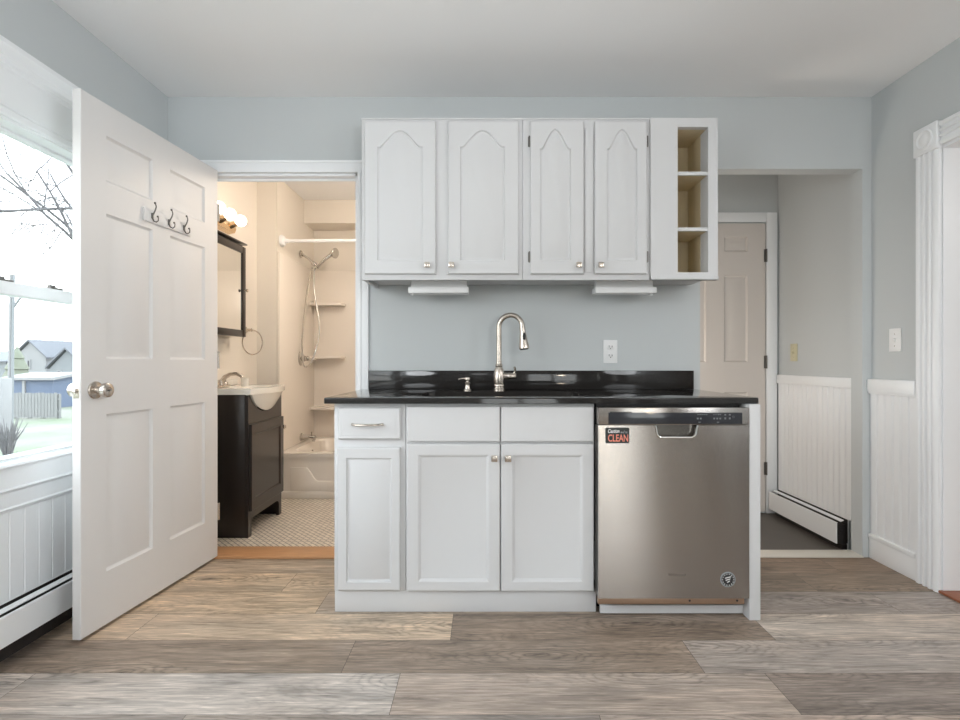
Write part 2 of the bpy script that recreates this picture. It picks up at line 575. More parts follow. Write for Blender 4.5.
    def ball(s, c, r, sc=(1, 1, 1), n=16):
        b = bmesh.new()
        bmesh.ops.create_uvsphere(b, u_segments=n, v_segments=max(6, n // 2), radius=r)
        s.merge(b, Matrix.Translation(c) @ Matrix.Diagonal((*sc, 1)))
        return s

    def door(s, x0, x1, z0, z1, yf, th, panels=(), prof=((0, 0), (0.004, 0.006), (0.016, 0.006), (0.036, 0.001)), bev=0.003, mat=None):
        """A slab facing -Y with moulded panels; prof is (inset, depth behind the face) from each outline inwards."""
        b = bmesh.new()
        R = [(x0, z0), (x1, z0), (x1, z1), (x0, z1)]

        def loop(poly, y):
            return [b.verts.new((p[0], y, p[1])) for p in poly]

        def bridge(A, B):
            n = len(A)
            for i in range(n):
                b.faces.new((A[i], A[(i + 1) % n], B[(i + 1) % n], B[i]))

        L0 = loop(R, yf + th)
        L1 = loop(R, yf + bev)
        L2 = loop(inset(R, bev), yf)
        b.faces.new(L0[::-1])
        bridge(L0, L1)
        bridge(L1, L2)
        es = [b.edges.get((L2[i], L2[(i + 1) % 4])) for i in range(4)]
        for poly in panels:
            prev = None
            for k, (ins, dep) in enumerate(prof):
                lp = loop(poly(ins) if callable(poly) else inset(poly, ins) if ins else poly, yf + dep)
                if prev is None:
                    es += [b.edges.new((lp[i], lp[(i + 1) % len(lp)])) for i in range(len(lp))]
                else:
                    bridge(prev, lp)
                prev = lp
            b.faces.new(prev)
        bmesh.ops.triangle_fill(b, edges=es, use_beauty=True, use_dissolve=False)
        bmesh.ops.recalc_face_normals(b, faces=b.faces)
        s.merge(b, mat)
        return s

    def xform(s, mat):
        bmesh.ops.transform(s.bm, matrix=mat, verts=s.bm.verts)
        return s

    def obj(s, name, mat, parent=None, angle=32):
        me = bpy.data.meshes.new(name)
        top = parent is None
        org = Vector((0, 0, 0))
        if top:
            xs = [v.co for v in s.bm.verts]
            lo = [min(c[i] for c in xs) for i in range(3)]
            hi = [max(c[i] for c in xs) for i in range(3)]
            org = Vector(((lo[0] + hi[0]) / 2, (lo[1] + hi[1]) / 2, lo[2]))
            bmesh.ops.translate(s.bm, verts=s.bm.verts, vec=-org)
        s.bm.to_mesh(me)
        s.bm.free()
        me.materials.append(M[mat] if isinstance(mat, str) else mat)
        for p in me.polygons:
            p.use_smooth = True
        me.set_sharp_from_angle(angle=math.radians(angle))
        o = bpy.data.objects.new(name, me)
        SC.collection.objects.link(o)
        o.location = org
        if parent is not None:
            o.parent = parent
            if parent.type == 'EMPTY' or parent.parent is None:
                o.matrix_parent_inverse = Matrix.Translation(parent.location).inverted()
        return o


def tag(o, label, cat, group=None, kind=None):
    o['label'] = label
    o['category'] = cat
    if group:
        o['group'] = group
    if kind:
        o['kind'] = kind
    return o


def thing(name, label, cat, loc=(0, 0, 0), group=None, kind=None):
    o = bpy.data.objects.new(name, None)
    SC.collection.objects.link(o)
    o.empty_display_size = 0.1
    o.location = loc
    return tag(o, label, cat, group, kind)


def struct(mb, name, mat, label=None, cat=None, parent=None):
    o = mb.obj(name, mat, parent)
    if parent is None:
        o['kind'] = 'structure'
        if label:
            o['label'] = label
            o['category'] = cat
    return o


def copy_thing(root, loc, label):
    c = root.copy()
    SC.collection.objects.link(c)
    c.location = loc
    c['label'] = label
    for ch in root.children:
        d = ch.copy()
        SC.collection.objects.link(d)
        d.parent = c
        for g in ch.children:
            e = g.copy()
            SC.collection.objects.link(e)
            e.parent = d
    return c


def text_mesh(txt, size, mat, parent, name, origin, ex=(1, 0, 0), ez=(0, 0, 1), depth=0.0004, shear=0.0, width=None, bold=0.0):
    cu = bpy.data.curves.new('lettering', 'FONT')
    cu.body = txt
    cu.size = size
    cu.extrude = depth
    cu.shear = shear
    cu.offset = bold
    cu.resolution_u = 3
    t = bpy.data.objects.new('lettering', cu)
    SC.collection.objects.link(t)
    dg = bpy.context.evaluated_depsgraph_get()
    me = bpy.data.meshes.new_from_object(t.evaluated_get(dg))
    bpy.data.objects.remove(t)
    mb = MB()
    mb.bm.from_mesh(me)
    bpy.data.meshes.remove(me)
    if width:
        xs = [v.co.x for v in mb.bm.verts]
        k = width / (max(xs) - min(xs))
        x0 = min(xs)
        for v in mb.bm.verts:
            v.co.x = (v.co.x - x0) * k
    ex, ez = Vector(ex), Vector(ez)
    ny = ex.cross(ez)
    R = Matrix((ex, ez, ny)).transposed().to_4x4()
    mb.xform(Matrix.Translation(origin) @ R)
    return mb.obj(name, mat, parent)


def beadboard(mb, axis, fixed, a0, a1, z0, z1, out, pitch=0.05, depth=0.003, th=0.010):
    """Vertical tongue-and-groove panel; axis is the direction it runs ('x' or 'y'), out=+1/-1 the side it faces along the other."""
    pts = [(a0, 0)]
    a = a0
    while a < a1 - 1e-6:
        e = min(a + pitch, a1)
        pts += [(a + 0.002, th), (min(a + pitch - 0.012, e - 0.001), th)]
        if e - a > 0.03:
            pts += [(e - 0.011, th - depth), (e - 0.009, th - depth), (e - 0.006, th - 0.001), (e - 0.004, th - 0.001), (e - 0.002, th - depth), (e, th - depth)]
        a = e
    pts.append((a1, 0))
    if axis == 'y':
        mb.prism([(fixed + out * q, p) for p, q in pts], 'z', z0, z1)
    else:
        mb.prism([(p, fixed + out * q) for p, q in pts], 'z', z0, z1)
    return mb


# ------------------------------------------------------------------ room dimensions
XL, XR = -1.683, 2.063           # kitchen side walls
YB, T = 2.747, 0.085             # wall behind the cabinets and its thickness
YR = -2.2                        # rear wall, behind the camera
H = 2.45
BX0, BX1, BZ = -1.50, -0.671, 2.045      # bathroom doorway
HX0, HX1, HZ = 1.15, 2.015, 2.068        # hall opening
YH = 3.62                                # end of the hall
BXL, BYC, BXS, BYR = -1.72, 3.91, -1.57, 4.757   # bathroom: left wall, tub front, shower side wall, rear wall
WY0, WY1, WZ0, WZ1 = 0.30, 2.30, 0.69, 1.905     # window in the left wall
DY0, DY1, DZ = 1.40, 2.335, 2.02                 # doorway in the right wall

# ------------------------------------------------------------------ structure: floors
rows = []
wd = 0.2035
y = 2.745
while y > YR - 0.1:
    rows.append((max(y - wd, YR), y))
    y -= wd
LT, LG, TN, BR, DK, GR = (0.50, 0.455, 0.41), (0.50, 0.475, 0.455), (0.56, 0.465, 0.365), (0.275, 0.225, 0.185), (0.245, 0.21, 0.185), (0.34, 0.31, 0.29)
known = {  # row number from the far wall: (joint x, tones cycling from the plank left of it)
    0: (0.55, [(0.44, 0.375, 0.30), (0.27, 0.205, 0.155)]),
    1: (0.30, [(0.55, 0.455, 0.345), (0.25, 0.20, 0.155)]),
    2: (-0.70, [(0.54, 0.44, 0.33), (0.42, 0.36, 0.30), (0.33, 0.30, 0.28)]),
    3: (-0.126, [TN, BR, LT]),
    4: (0.74, [(0.29, 0.24, 0.20), (0.42, 0.385, 0.36)]),
    5: (-0.28, [(0.47, 0.445, 0.425), (0.42, 0.365, 0.325), (0.27, 0.235, 0.215)]),
    6: (0.34, [(0.33, 0.30, 0.28), (0.43, 0.37, 0.33)]),
}
fb = bmesh.new()
tone = fb.loops.layers.float_color.new('tone')
seed = fb.loops.layers.float_color.new('seed')
rnd = random.Random(5)
for i, (ya, yb_) in enumerate(rows):
    jx, tones = known.get(i, (rnd.uniform(-0.6, 0.6), [rnd.choice([LT, LG, TN, BR, DK, GR]) for _ in range(4)]))
    k0 = math.ceil((XL - 0.1 - jx) / 1.219) - 1
    for k in range(k0, 5):
        xa, xb = jx + 1.219 * k, jx + 1.219 * (k + 1)
        xa, xb = max(xa, XL), min(xb, XR + 0.115)
        if xb - xa < 0.004:
            continue
        idx = min(max(k + 1, 0), len(tones) - 1) if i in known else (k + 40) % len(tones)
        g = 0.0008
        f = fb.faces.new([fb.verts.new(p) for p in ((xa + g, ya + g, 0), (xb - g, ya + g, 0), (xb - g, yb_ - g, 0), (xa + g, yb_ - g, 0))])
        sd = (rnd.uniform(0, 40), rnd.uniform(0, 40), rnd.uniform(0, 40), 1)
        for lp in f.loops:
            lp[tone] = (*[min(.9, v * q_) for v, q_ in zip(tones[idx], (1.04, 0.99, 0.95))], 1)
            lp[seed] = sd
# the slab under the planks shows as the thin dark joints
x0, x1 = XL - 0.12, XR + 0.115
vs = [fb.verts.new(p) for p in ((x0, YR - .12, -.002), (x1, YR - .12, -.002), (x1, YB, -.002), (x0, YB, -.002), (x0, YR - .12, -.06), (x1, YR - .12, -.06), (x1, YB, -.06), (x0, YB, -.06))]
for q in ((0, 1, 2, 3), (7, 6, 5, 4), (0, 4, 5, 1), (1, 5, 6, 2), (2, 6, 7, 3), (3, 7, 4, 0)):
    f = fb.faces.new([vs[a] for a in q])
    for lp in f.loops:
        lp[tone] = (0.07, 0.055, 0.045, 1)
        lp[seed] = (3, 3, 3, 1)
mbf = MB()
mbf.bm.free()
mbf.bm = fb
struct(mbf, 'floor', 'planks', 'weathered grey brown wood plank kitchen floor', 'floor')
struct(MB().box(BXL - .1, 0.15, YB + .002, BYR + .1, -.06, 0.0), 'floor_bathroom', 'mosaic', 'cream and grey mosaic tile bathroom floor', 'floor')
struct(MB().box(0.17, XR + .1, YB + .002, YH + .1, -.08, -.02), 'floor_hall', 'hallfloor', 'dark grey brown vinyl hall floor', 'floor')
struct(MB().box(XR + .117, 4.2, -0.6, 3.6, -.06, -.002), 'floor_next_room', 'oakstrip')
struct(MB().box(BX0 - .02, BX1 + .02, YB - .03, YB + T + .04, 0.001, .014, .003), 'trim_1', 'oakstrip', 'orange oak threshold strip of the bathroom doorway', 'threshold')
struct(MB().box(HX0, HX1 + .0, YB - .012, YB + T + .005, 0.001, .008, .002), 'trim_2', 'palestrip', 'pale threshold strip of the hall opening', 'threshold')
struct(MB().box(XR - .015, XR + .10, DY0, DY1 - .002, 0.001, .012, .003), 'trim_3', 'redoak', 'reddish wood threshold of the doorway by the switch', 'threshold')

# ------------------------------------------------------------------ structure: ceiling and walls
struct(MB().box(BXL - .2, 4.2, YR - .12, BYR + .15, H, H + .1), 'ceiling', 'ceiling', 'plain pale grey white ceiling', 'ceiling')
wb = MB()
wb.box(XL, BX0, YB, YB + T, 0, BZ)
wb.box(BX1, HX0, YB, YB + T, 0, BZ)
wb.box(HX1, XR, YB, YB + T, 0, BZ)
wb.box(XL, BX1, YB, YB + T, BZ, H)
wb.box(BX1, HX0, YB, YB + T, BZ, H)
wb.box(HX0, XR, YB, YB + T, HZ, H)
wb.box(HX1, XR, YB, YB + T, BZ, HZ)
struct(wb, 'wall_back', 'wall', 'blue grey wall behind the cabinets with two doorways', 'wall')
wl = MB()
tk = 0.12
wl.box(XL - tk, XL, YR, WY0, 0, H)
wl.box(XL - tk, XL, WY1, YB + T, 0, H)
wl.box(XL - tk, XL, WY0, WY1, 0, WZ0)
wl.box(XL - tk, XL, WY0, WY1, WZ1, H)
struct(wl, 'wall_left', 'wall', 'blue grey wall holding the window', 'wall')
wr = MB()
tr = 0.115
wr.box(XR, XR + tr, 0.25, DY0, 0, H)
wr.box(XR, XR + tr, DY1, YH, -.02, H)
wr.box(XR, XR + tr, DY0, DY1, DZ, H)
struct(wr, 'wall_right', 'wall', 'blue grey wall with the white cased doorway', 'wall')
struct(MB().box(XR, XR + tr, YR, 0.25, 0, H), 'wall_right_rear', 'reflected_dark')  # unseen wall stretch, darkened to darken the steel's reflection
wq = MB()
wq.box(XL - tk, 0.55, YR - tk, YR, 0, H).box(2.0, XR + tr, YR - tk, YR, 0, H).box(0.55, 2.0, YR - tk, YR, 0, .05).box(0.55, 2.0, YR - tk, YR, 2.1, H)
struct(wq, 'wall_rear', 'wall')
struct(MB().box(XR + tr + .001, 4.2, 3.45, 3.57, 0, H).box(4.08, 4.2, -0.6, 3.45, 0, H).box(XR + tr + .001, 4.08, -.6, -.48, 0, H), 'wall_next_room', 'cream_wall')
struct(MB().box(XR - .02, XR - .0005, -1.02, -.90, 0, 2.1).box(XR - .02, XR - .0005, -.20, -.08, 0, 2.1).box(XR - .02, XR - .0005, -.90, -.20, 2.0, 2.1), 'reflected_trim', 'trim')  # unseen casing added as a light band in the dishwasher's reflection
# bathroom
struct(MB().box(BXL - .1, BXL, YB + T, BYC, 0, H), 'wall_bath_left', 'cream_wall', 'cream bathroom wall behind the vanity', 'wall')
struct(MB().box(BXL - .1, BXS, BYC, BYR, 0, H), 'wall_bath_shower', 'cream_wall', 'cream wall end beside the tub', 'wall')
struct(MB().box(BXL - .1, 0.17, BYR, BYR + .1, 0, H).box(BXS, 0.10, 4.50, BYR, 2.247, H), 'wall_bath_back', 'cream_wall', 'cream wall with bulkhead above the tub', 'wall')
struct(MB().box(0.10, 0.17, YB + T, BYR, 0, H), 'wall_bath_right', 'cream_wall')
# hall
struct(MB().box(0.17, XR + tr, YH, YH + .1, -.02, H), 'wall_hall_back', 'wall', 'shaded grey hall end wall above the beige door', 'wall')

# ------------------------------------------------------------------ structure: door casings
c = MB()
ct = 0.018
c.box(BX1, BX1 + .059, YB - ct, YB - .0005, 0, BZ, .003)
c.box(BX1 + .008, BX1 + .022, YB - ct - .005, YB - ct + .002, 0, BZ, .002)
c.box(BX0 - .05, BX0, YB - ct, YB - .0005, 0, BZ, .003)
c.box(BX0 - .07, BX1 + .06, YB - ct, YB - .0005, BZ - .001, BZ + .060, .003)
c.box(BX0 - .075, BX1 + .065, YB - ct - .006, YB - .0005, BZ + .048, BZ + .062, .003)
c.box(BX1 - .014, BX1 - .0005, YB + .001, YB + T - .001, 0, BZ)          # jamb linings
c.box(BX0 + .0005, BX0 + .014, YB + .001, YB + T - .001, 0, BZ)
c.box(BX0, BX1, YB + .001, YB + T - .001, BZ - .016, BZ - .001)
c.box(BX0 + .014, BX1 - .014, YB + .040, YB + .055, BZ - .028, BZ - .014)
struct(c, 'trim_4', 'trim', 'white casing around the bathroom doorway', 'door casing')

c = MB()
zt = 2.005
prof = [(DY1 - .010, 0), (DY1 - .010, .014), (DY1 + .002, .020), (DY1 + .012, .020), (DY1 + .016, .013), (DY1 + .026, .013), (DY1 + .030, .021), (DY1 + .040, .021),
        (DY1 + .044, .013), (DY1 + .054, .013), (DY1 + .058, .021), (DY1 + .068, .021), (DY1 + .072, .013), (DY1 + .082, .013), (DY1 + .088, .022), (DY1 + .104, .022), (DY1 + .108, 0)]
c.prism([(XR - .0005 - q, p) for p, q in prof], 'z', 0, zt)
c.prism([(XR - .0005 - q, DY0 + (DY1 - p)) for p, q in prof], 'z', 0, zt)
prof2 = [(q, zt + .012 + (p - DY1 + .010) * 0.88) for p, q in prof]
c.prism([(XR - .0005 - q, z) for q, z in prof2], 'y', DY0 + .02, DY1 - .02)
for yc in (DY1 + .049, DY0 - .049):
    c.box(XR - .028, XR - .0005, yc - .064, yc + .064, zt - .001, zt + .124, .003)
    c.lathe([(.046, 0), (.046, .004), (.040, .007), (.034, .003), (.026, .003), (.020, .008), (.008, .010), (0, .010)], (XR - .028, yc, zt + .062), (-1, 0, 0), 28)
c.box(XR + .001, XR + tr - .001, DY1 - .016, DY1 - .0005, 0.013, DZ)
c.box(XR + .001, XR + tr - .001, DY0 + .0005, DY0 + .016, 0.013, DZ)
c.box(XR + .001, XR + tr - .001, DY0 + .017, DY1 - .017, DZ - .016, DZ - .0005)
struct(c, 'trim_5', 'trim', 'white fluted door casing with rosette corner blocks', 'door casing')

c = MB()
cf = YH - .018
lx0, lx1, lzt = gx(655, YH), gx(764.5, YH), gz(223.8, YH)
c.box(lx1 + .006, XR - .016, cf, YH - .0005, -.019, lzt + .075, .003)
c.box(lx0 - .075, lx0 - .006, cf, YH - .0005, -.019, lzt + .075, .003)
c.box(lx0 - .006, lx1 + .006, cf, YH - .0005, lzt + .008, lzt + .075, .003)
struct(c, 'trim_6', 'trim', 'pale casing around the beige hall door', 'door casing')

# ------------------------------------------------------------------ wainscot on the right and in the hall
RY1 = YB - .001
wy0 = 2.447
m = beadboard(MB(), 'y', XR - .0005, wy0, RY1, .125, .882, -1)
m.box(XR - .016, XR - .0005, wy0, RY1, 0, .118, .002)
m.box(XR - .022, XR - .0005, wy0, RY1, .108, .132, .004)
struct(m, 'baseboard_right', 'trim', 'white beadboard panelling with tall baseboard under the switch', 'wainscot')
struct(MB().box(XR - .026, XR - .0005, wy0, RY1, .882, .950, .004).box(XR - .020, XR - .0005, wy0, RY1, .872, .886, .003), 'trim_7', 'trim', 'white chair rail on the wall under the switch', 'chair rail')
m = beadboard(MB(), 'y', XR - .0005, YB + T + .001, YH - .022, .150, .905, -1)
struct(m, 'baseboard_hall', 'trim', 'white beadboard panelling above the hall heater', 'wainscot')
struct(MB().box(XR - .026, XR - .0005, YB + T + .001, YH - .022, .892, .950, .004), 'trim_8', 'trim', 'white chair rail in the hall', 'chair rail')
# left wall panelling under the window
m = beadboard(MB(), 'y', XL + .0005, YR, YB - .02, .16, .535, 1, pitch=.06, depth=.0018)
struct(m, 'baseboard_left', 'trim', 'white beadboard panelling below the window', 'wainscot')


# ------------------------------------------------------------------ windows
def sash(mb, xg, y0, y1, z0, z1, wst, wtop, wbot, th=.035):
    mb.box(xg - th / 2, xg + th / 2, y0, y0 + wst, z0, z1, .003)
    mb.box(xg - th / 2, xg + th / 2, y1 - wst, y1, z0, z1, .003)
    mb.box(xg - th / 2, xg + th / 2, y0 + wst, y1 - wst, z0, z0 + wbot, .003)
    mb.box(xg - th / 2, xg + th / 2, y0 + wst, y1 - wst, z1 - wtop, z1, .003)


win = thing('window_1', 'big white double hung window looking out on snowy lawn', 'window', (XL - .06, (WY0 + WY1) / 2, WZ0), kind='structure')
win['label'] = 'big bright double hung window behind the open door'
f = MB()
xg = XL - .055
f.box(XL - tk + .001, XL + .001, WY0, WY0 + .02, WZ0, WZ1).box(XL - tk + .001, XL + .001, WY1 - .02, WY1, WZ0, WZ1)
f.box(XL - tk + .001, XL + .001, WY0 + .02, WY1 - .02, WZ1 - .012, WZ1)
f.box(XL - tk + .001, XL + .001, WY0 + .02, WY1 - .02, WZ0 - .05, WZ0 - .012)
f.obj('window_frame', 'trim', win)
f = MB()
ymid = (WY0 + WY1) / 2
sash(f, xg - .02, WY0 + .02, WY1 - .02, 1.285, WZ1 - .012, .045, .012, .045)
f.obj('sash', 'trim', win)
f = MB()
sash(f, xg + .02, WY0 + .02, WY1 - .02, WZ0 - .012, 1.33, .045, .046, .02)
sl = f.obj('sash', 'trim', win)
f = MB()
for yc in (1.84, 2.06, 0.9):
    f.box(xg + .0, xg + .035, yc - .03, yc + .03, 1.330, 1.337, .002)
    f.box(xg + .012, xg + .024, yc - .022, yc + .008, 1.337, 1.347, .003)
f.obj('sash_lock', 'pewter', sl)
MB().box(xg - .023, xg - .019, WY0 + .06, WY1 - .06, 1.32, WZ1 - .02).obj('pane', 'glass', win)
MB().box(xg + .019, xg + .023, WY0 + .06, WY1 - .06, WZ0 + .005, 1.29).obj('pane', 'glass', win)

cas = MB()
pr = [(0, WZ1 - .004), (.014, WZ1 - .004), (.018, WZ1 + .002), (.018, WZ1 + .020), (.012, WZ1 + .026), (.016, WZ1 + .030), (.020, WZ1 + .150), (.026, WZ1 + .158),
      (.026, WZ1 + .168), (.034, WZ1 + .176), (.034, WZ1 + .196), (.048, WZ1 + .214), (.056, WZ1 + .222), (.056, WZ1 + .238), (.0, WZ1 + .240)]
cas.prism([(XL + .0005 + q, z) for q, z in pr], 'y', WY0 - .12, WY1 + .12)
for ya, yb2 in ((WY0 - .10, WY0 + .004), (WY1 - .004, WY1 + .10)):
    cas.box(XL + .0005, XL + .018, ya, yb2, WZ0 - .02, WZ1 - .004, .003)
struct(cas, 'trim_9', 'trim', 'white moulded head casing above the window', 'window casing')
sill = MB()
pr = [(-.08, WZ0 + .004), (.000, WZ0 - .002), (.030, WZ0 - .004), (.036, WZ0 - .012), (.032, WZ0 - .020), (.022, WZ0 - .022), (.022, WZ0 - .090), (.030, WZ0 - .096), (.018, WZ0 - .108), (.016, WZ0 - .158),
      (.020, WZ0 - .164), (.014, WZ0 - .176), (0, WZ0 - .178), (0, WZ0 - .03), (-.08, WZ0 - .02)]
sill.prism([(XL + .0005 + q, z) for q, z in pr], 'y', WY0 + .021, WY1 - .021)
struct(sill, 'trim_10', 'trim', 'white window stool and apron above the beadboard', 'window sill')
# added rear window, out of view, for fill light and the dishwasher's reflection
rw = thing('added_window_2', 'unseen window added in the rear wall for fill light', 'window', (1.275, YR, .05), kind='structure')
f = MB()
for xa, xb in ((.55, .63), (1.235, 1.315), (1.92, 2.0)):
    f.box(xa, xb, YR - .08, YR - .02, .05, 2.1, .004)
f.box(.63, 1.235, YR - .08, YR - .02, .05, .13).box(1.315, 1.92, YR - .08, YR - .02, .05, .13).box(.63, 1.235, YR - .08, YR - .02, 2.02, 2.1).box(1.315, 1.92, YR - .08, YR - .02, 2.02, 2.1)
f.obj('window_frame', 'trim', rw)
MB().box(.63, 1.92, YR - .052, YR - .048, .13, 2.02).obj('pane', 'glass', rw)


# ------------------------------------------------------------------ interior doors
def rect(x0, x1, z0, z1):
    return [(x0, z0), (x1, z0), (x1, z1), (x0, z1)]


SIX = ((0, 0), (0.003, 0.004), (0.010, 0.009), (0.016, 0.009), (0.045, 0.002))
P0, P1 = Vector((-1.489, 1.905, 0)), Vector((-1.408, 2.728, 0))     # free edge and hinge edge of the open door, face side
dw = (P1 - P0).length
ex = (P1 - P0).normalized()
nrm = Vector((ex.y, -ex.x, 0))
Z0, Z1 = 0.014, 2.052
DM = Matrix.Translation((P0.x, P0.y, 0)) @ Matrix((ex, -nrm, Vector((0, 0, 1)))).transposed().to_4x4()
hd = Z1 - Z0
cols = ((.115, .362), (.472, .722))
rws = ((.125, .305), (.430, 1.000), (1.215, 1.830))
pans = [rect(a * dw / .83, b_ * dw / .83, Z1 - z_b, Z1 - z_a) for a, b_ in cols for z_a, z_b in rws]
d1 = thing('door_1', 'white six panel door standing open in front of the window', 'door', (P1.x, P1.y, 0), kind='structure')
leaf = MB().door(0, dw, Z0, Z1, 0, .0175, pans, SIX, .002)
leaf.door(-dw, 0, Z0, Z1, 0, .0175, [[(p[0] - dw, p[1]) for p in q] for q in pans], SIX, .002, Matrix.Translation((0, .035, 0)) @ Matrix.Rotation(PI, 4, 'Z'))
leaf.xform(DM).obj('door_leaf', 'door', d1)


def knob(parent, ux, z, face):
    k = MB()
    s = -1 if face else 1
    y0 = 0 if face else .035
    k.lathe([(.033, 0), (.034, .003), (.031, .007), (.022, .009), (.014, .012), (.0125, .026), (.016, .032), (.026, .037), (.0285, .046), (.0265, .056), (.020, .060), (.012, .061), (.010, .059), (0, .059)],
            (ux, y0, z), (0, s, 0), 28)
    k.xform(DM)
    o = k.obj('door_knob', 'nickel', parent)
    b2 = MB().box(ux - .006, ux + .006, y0 + s * .0585, y0 + s * .0605, z - .0022, z + .0022).xform(DM)
    b2.obj('keyhole', 'slot', o)


knob(d1, .062, .934, True)
knob(d1, .062, .934, False)
MB().box(-.0015, .0005, .006, .029, .934 - .028, .934 + .028, .0004).box(-.012, -.001, .011, .024, .934 - .009, .934 + .009, .003).xform(DM).obj('latch_plate', 'nickel', d1)
h_ = MB()
for zc in (.25, 1.05, 1.83):
    h_.lathe([(.006, -.045), (.006, .045)], (dw + .004, -.002, zc), (0, 0, 1), 10)
h_.xform(DM).obj('hinge', 'nickel', d1)

# coat hooks on the open door
rail = thing('coat_hook_rail', 'white strip with three dark wire coat hooks on the open door', 'coat hooks', DM @ Vector((.46, 0, 1.64)))
MB().box(.30, .60, -.009, -.0005, 1.648, 1.705, .002).xform(DM).obj('backing_strip', 'door', rail)
for k, ux in enumerate((.345, .448, .550)):
    hk = MB()
    zb = 1.678
    up = [(0, -.010, zb - .004), (0, -.018, zb + .010), (0, -.028, zb + .028), (0, -.034, zb + .046), (0, -.032, zb + .058), (0, -.027, zb + .066)]
    lo = [(0, -.010, zb + .006), (0, -.012, zb - .014), (0, -.020, zb - .030), (0, -.034, zb - .036), (0, -.046, zb - .028), (0, -.047, zb - .014), (0, -.043, zb - .007)]
    zk = lambda z: zb + (z - zb) * .80
    pl = lambda pts: [(ux + p[0], -.010 + (p[1] + .010) * .80, zk(p[2])) for p in pts]
    hk.tube(pl(up), [.0028, .0032, .0030, .0026, .0024, .0022], 8)
    hk.tube(pl(lo), [.0028, .0032, .0030, .0028, .0024, .0022, .0022], 8)
    hk.ball((ux, -.0235, zb + .0545), .0048, n=10).ball((ux, -.036, zb - .0045), .0044, n=10)
    hk.box(ux - .006, ux + .006, -.013, -.0092, zb - .014, zb + .012, .002)
    hk.xform(DM).obj('hook', 'pewter', rail)

# beige hall door
d2 = thing('door_2', 'beige panelled door at the end of the hall', 'door', ((lx0 + lx1) / 2, YH, -.02), kind='structure')
yl = YH - .014
hp = [rect(gx(723, YH), gx(746.5, YH), gz(362, YH), gz(276, YH)), rect(gx(723, YH), gx(746.5, YH), gz(252, YH), gz(237, YH)),
      rect(gx(723, YH), gx(746.5, YH), gz(488, YH), gz(392, YH))]
w0 = gx(746.5, YH) - gx(723, YH)
hp += [[(p[0] - .29, p[1]) for p in q] for q in hp]
MB().door(lx0, lx1, -.008, lzt, yl, .0135, hp, SIX, .002).obj('door_leaf', 'halldoor', d2)
for py in (256, 362, 468):
    zc = gz(py, YH)
    MB().lathe([(.006, -.045), (.006, .045)], (lx1 + .003, yl - .006, zc), (0, 0, 1), 10).box(lx1 - .012, lx1 + .004, yl - .002, yl - .0002, zc - .044, zc + .044).obj('hinge', 'pewter', d2)


# ------------------------------------------------------------------ baseboard heaters
def heater(name, label, x_wall, out, y0, y1, zb, zt, depth, open_end=None):
    xo = lambda q: x_wall + out * q
    t = thing(name, label, 'heater', (xo(depth / 2), (y0 + y1) / 2, zb - .06))
    hh = zt - zb
    bx = lambda mb, qa, qb, ya, yb, za, zc: mb.box(min(xo(qa), xo(qb)), max(xo(qa), xo(qb)), ya, yb, za, zc)
    bx(MB(), .0015, .005, y0, y1, zb - .06, zt + .004).obj('back_plate', 'heater', t)
    MB().prism([(xo(depth - .004), zb), (xo(depth), zb), (xo(depth), zt - .016), (xo(depth - .003), zt - .012), (xo(depth - .007), zt - .013), (xo(depth - .004), zt - .018)], 'y', y0, y1).obj('front_cover', 'heater', t)
    MB().prism([(xo(.024), zt - .001), (xo(.043), zt - .008), (xo(.042), zt - .011), (xo(.024), zt - .004)], 'y', y0 + .006, y1 - .006).obj('damper', 'heater', t)
    fn = MB()
    bx(fn, .006, depth - .006, y0 + .010, y1 - .02, zb - .005, zt - .030)
    bx(fn, .0052, .0075, y0 + .002, y1 - .002, zb, zt + .002)  # black strip standing in for shade behind the damper
    bx(fn, .006, depth * .5, y0 + .006, y1 - .02, zb - .06, zb - .006)  # black block standing in for shade under the cover
    fn.tube([(xo(depth / 2), y0 + .002, zb + hh / 2), (xo(depth / 2), y1 - .01, zb + hh / 2)], .011, 10)
    fn.obj('element_and_gap_shade', 'fins_shade', t)
    if open_end is None:
        for ya in (y0 - .004, y1):
            MB().box(min(xo(.0015), xo(depth)), max(xo(.0015), xo(depth)), ya, ya + .004, zb - .06, zt).obj('end_cap', 'heater', t)
    return t


heater('baseboard_heater', 'white baseboard heater below the window', XL + .012, 1, -.6, 2.60, .084, .200, .062)
heater('baseboard_heater', 'white baseboard heater with open rusty end in the hall', XR - .012, -1, 2.90, YH - .03, .018, .150, .070, open_end=True)

# ------------------------------------------------------------------ wall cabinets
UF, UC = 2.42, 2.438                # door faces and carcass face
UZ1, UZ0 = gz(117, UF), gz(280, UC)


def ux(px):
    return gx(px, UF)


def cathedral(x0, x1, z0, zs, zp, n=16):
    pts = [(x0, z0), (x1, z0)]
    for i in range(n + 1):
        t = 1 - 2 * i / n
        a = min(1, abs(t) / .88)
        pts.append(((x0 + x1) / 2 + t * (x1 - x0) / 2, zs + (zp - zs) * (0.5 + 0.5 * math.cos(PI * a)) ** 0.63))
    return pts


RAISED = ((0, 0), (0.003, 0.008), (0.009, 0.0095), (0.014, 0.008), (0.032, 0.0005))


def hollow(mb, x0, x1, y0, y1, z0, z1, t=.016, front=True, top=True):
    mb.box(x0, x0 + t, y0, y1, z0, z1).box(x1 - t, x1, y0, y1, z0, z1)
    mb.box(x0 + t, x1 - t, y1 - t, y1, z0, z1)
    mb.box(x0 + t, x1 - t, y0, y1 - t, z0, z0 + t)
    if top:
        mb.box(x0 + t, x1 - t, y0, y1 - t, z1 - t, z1)
    return mb


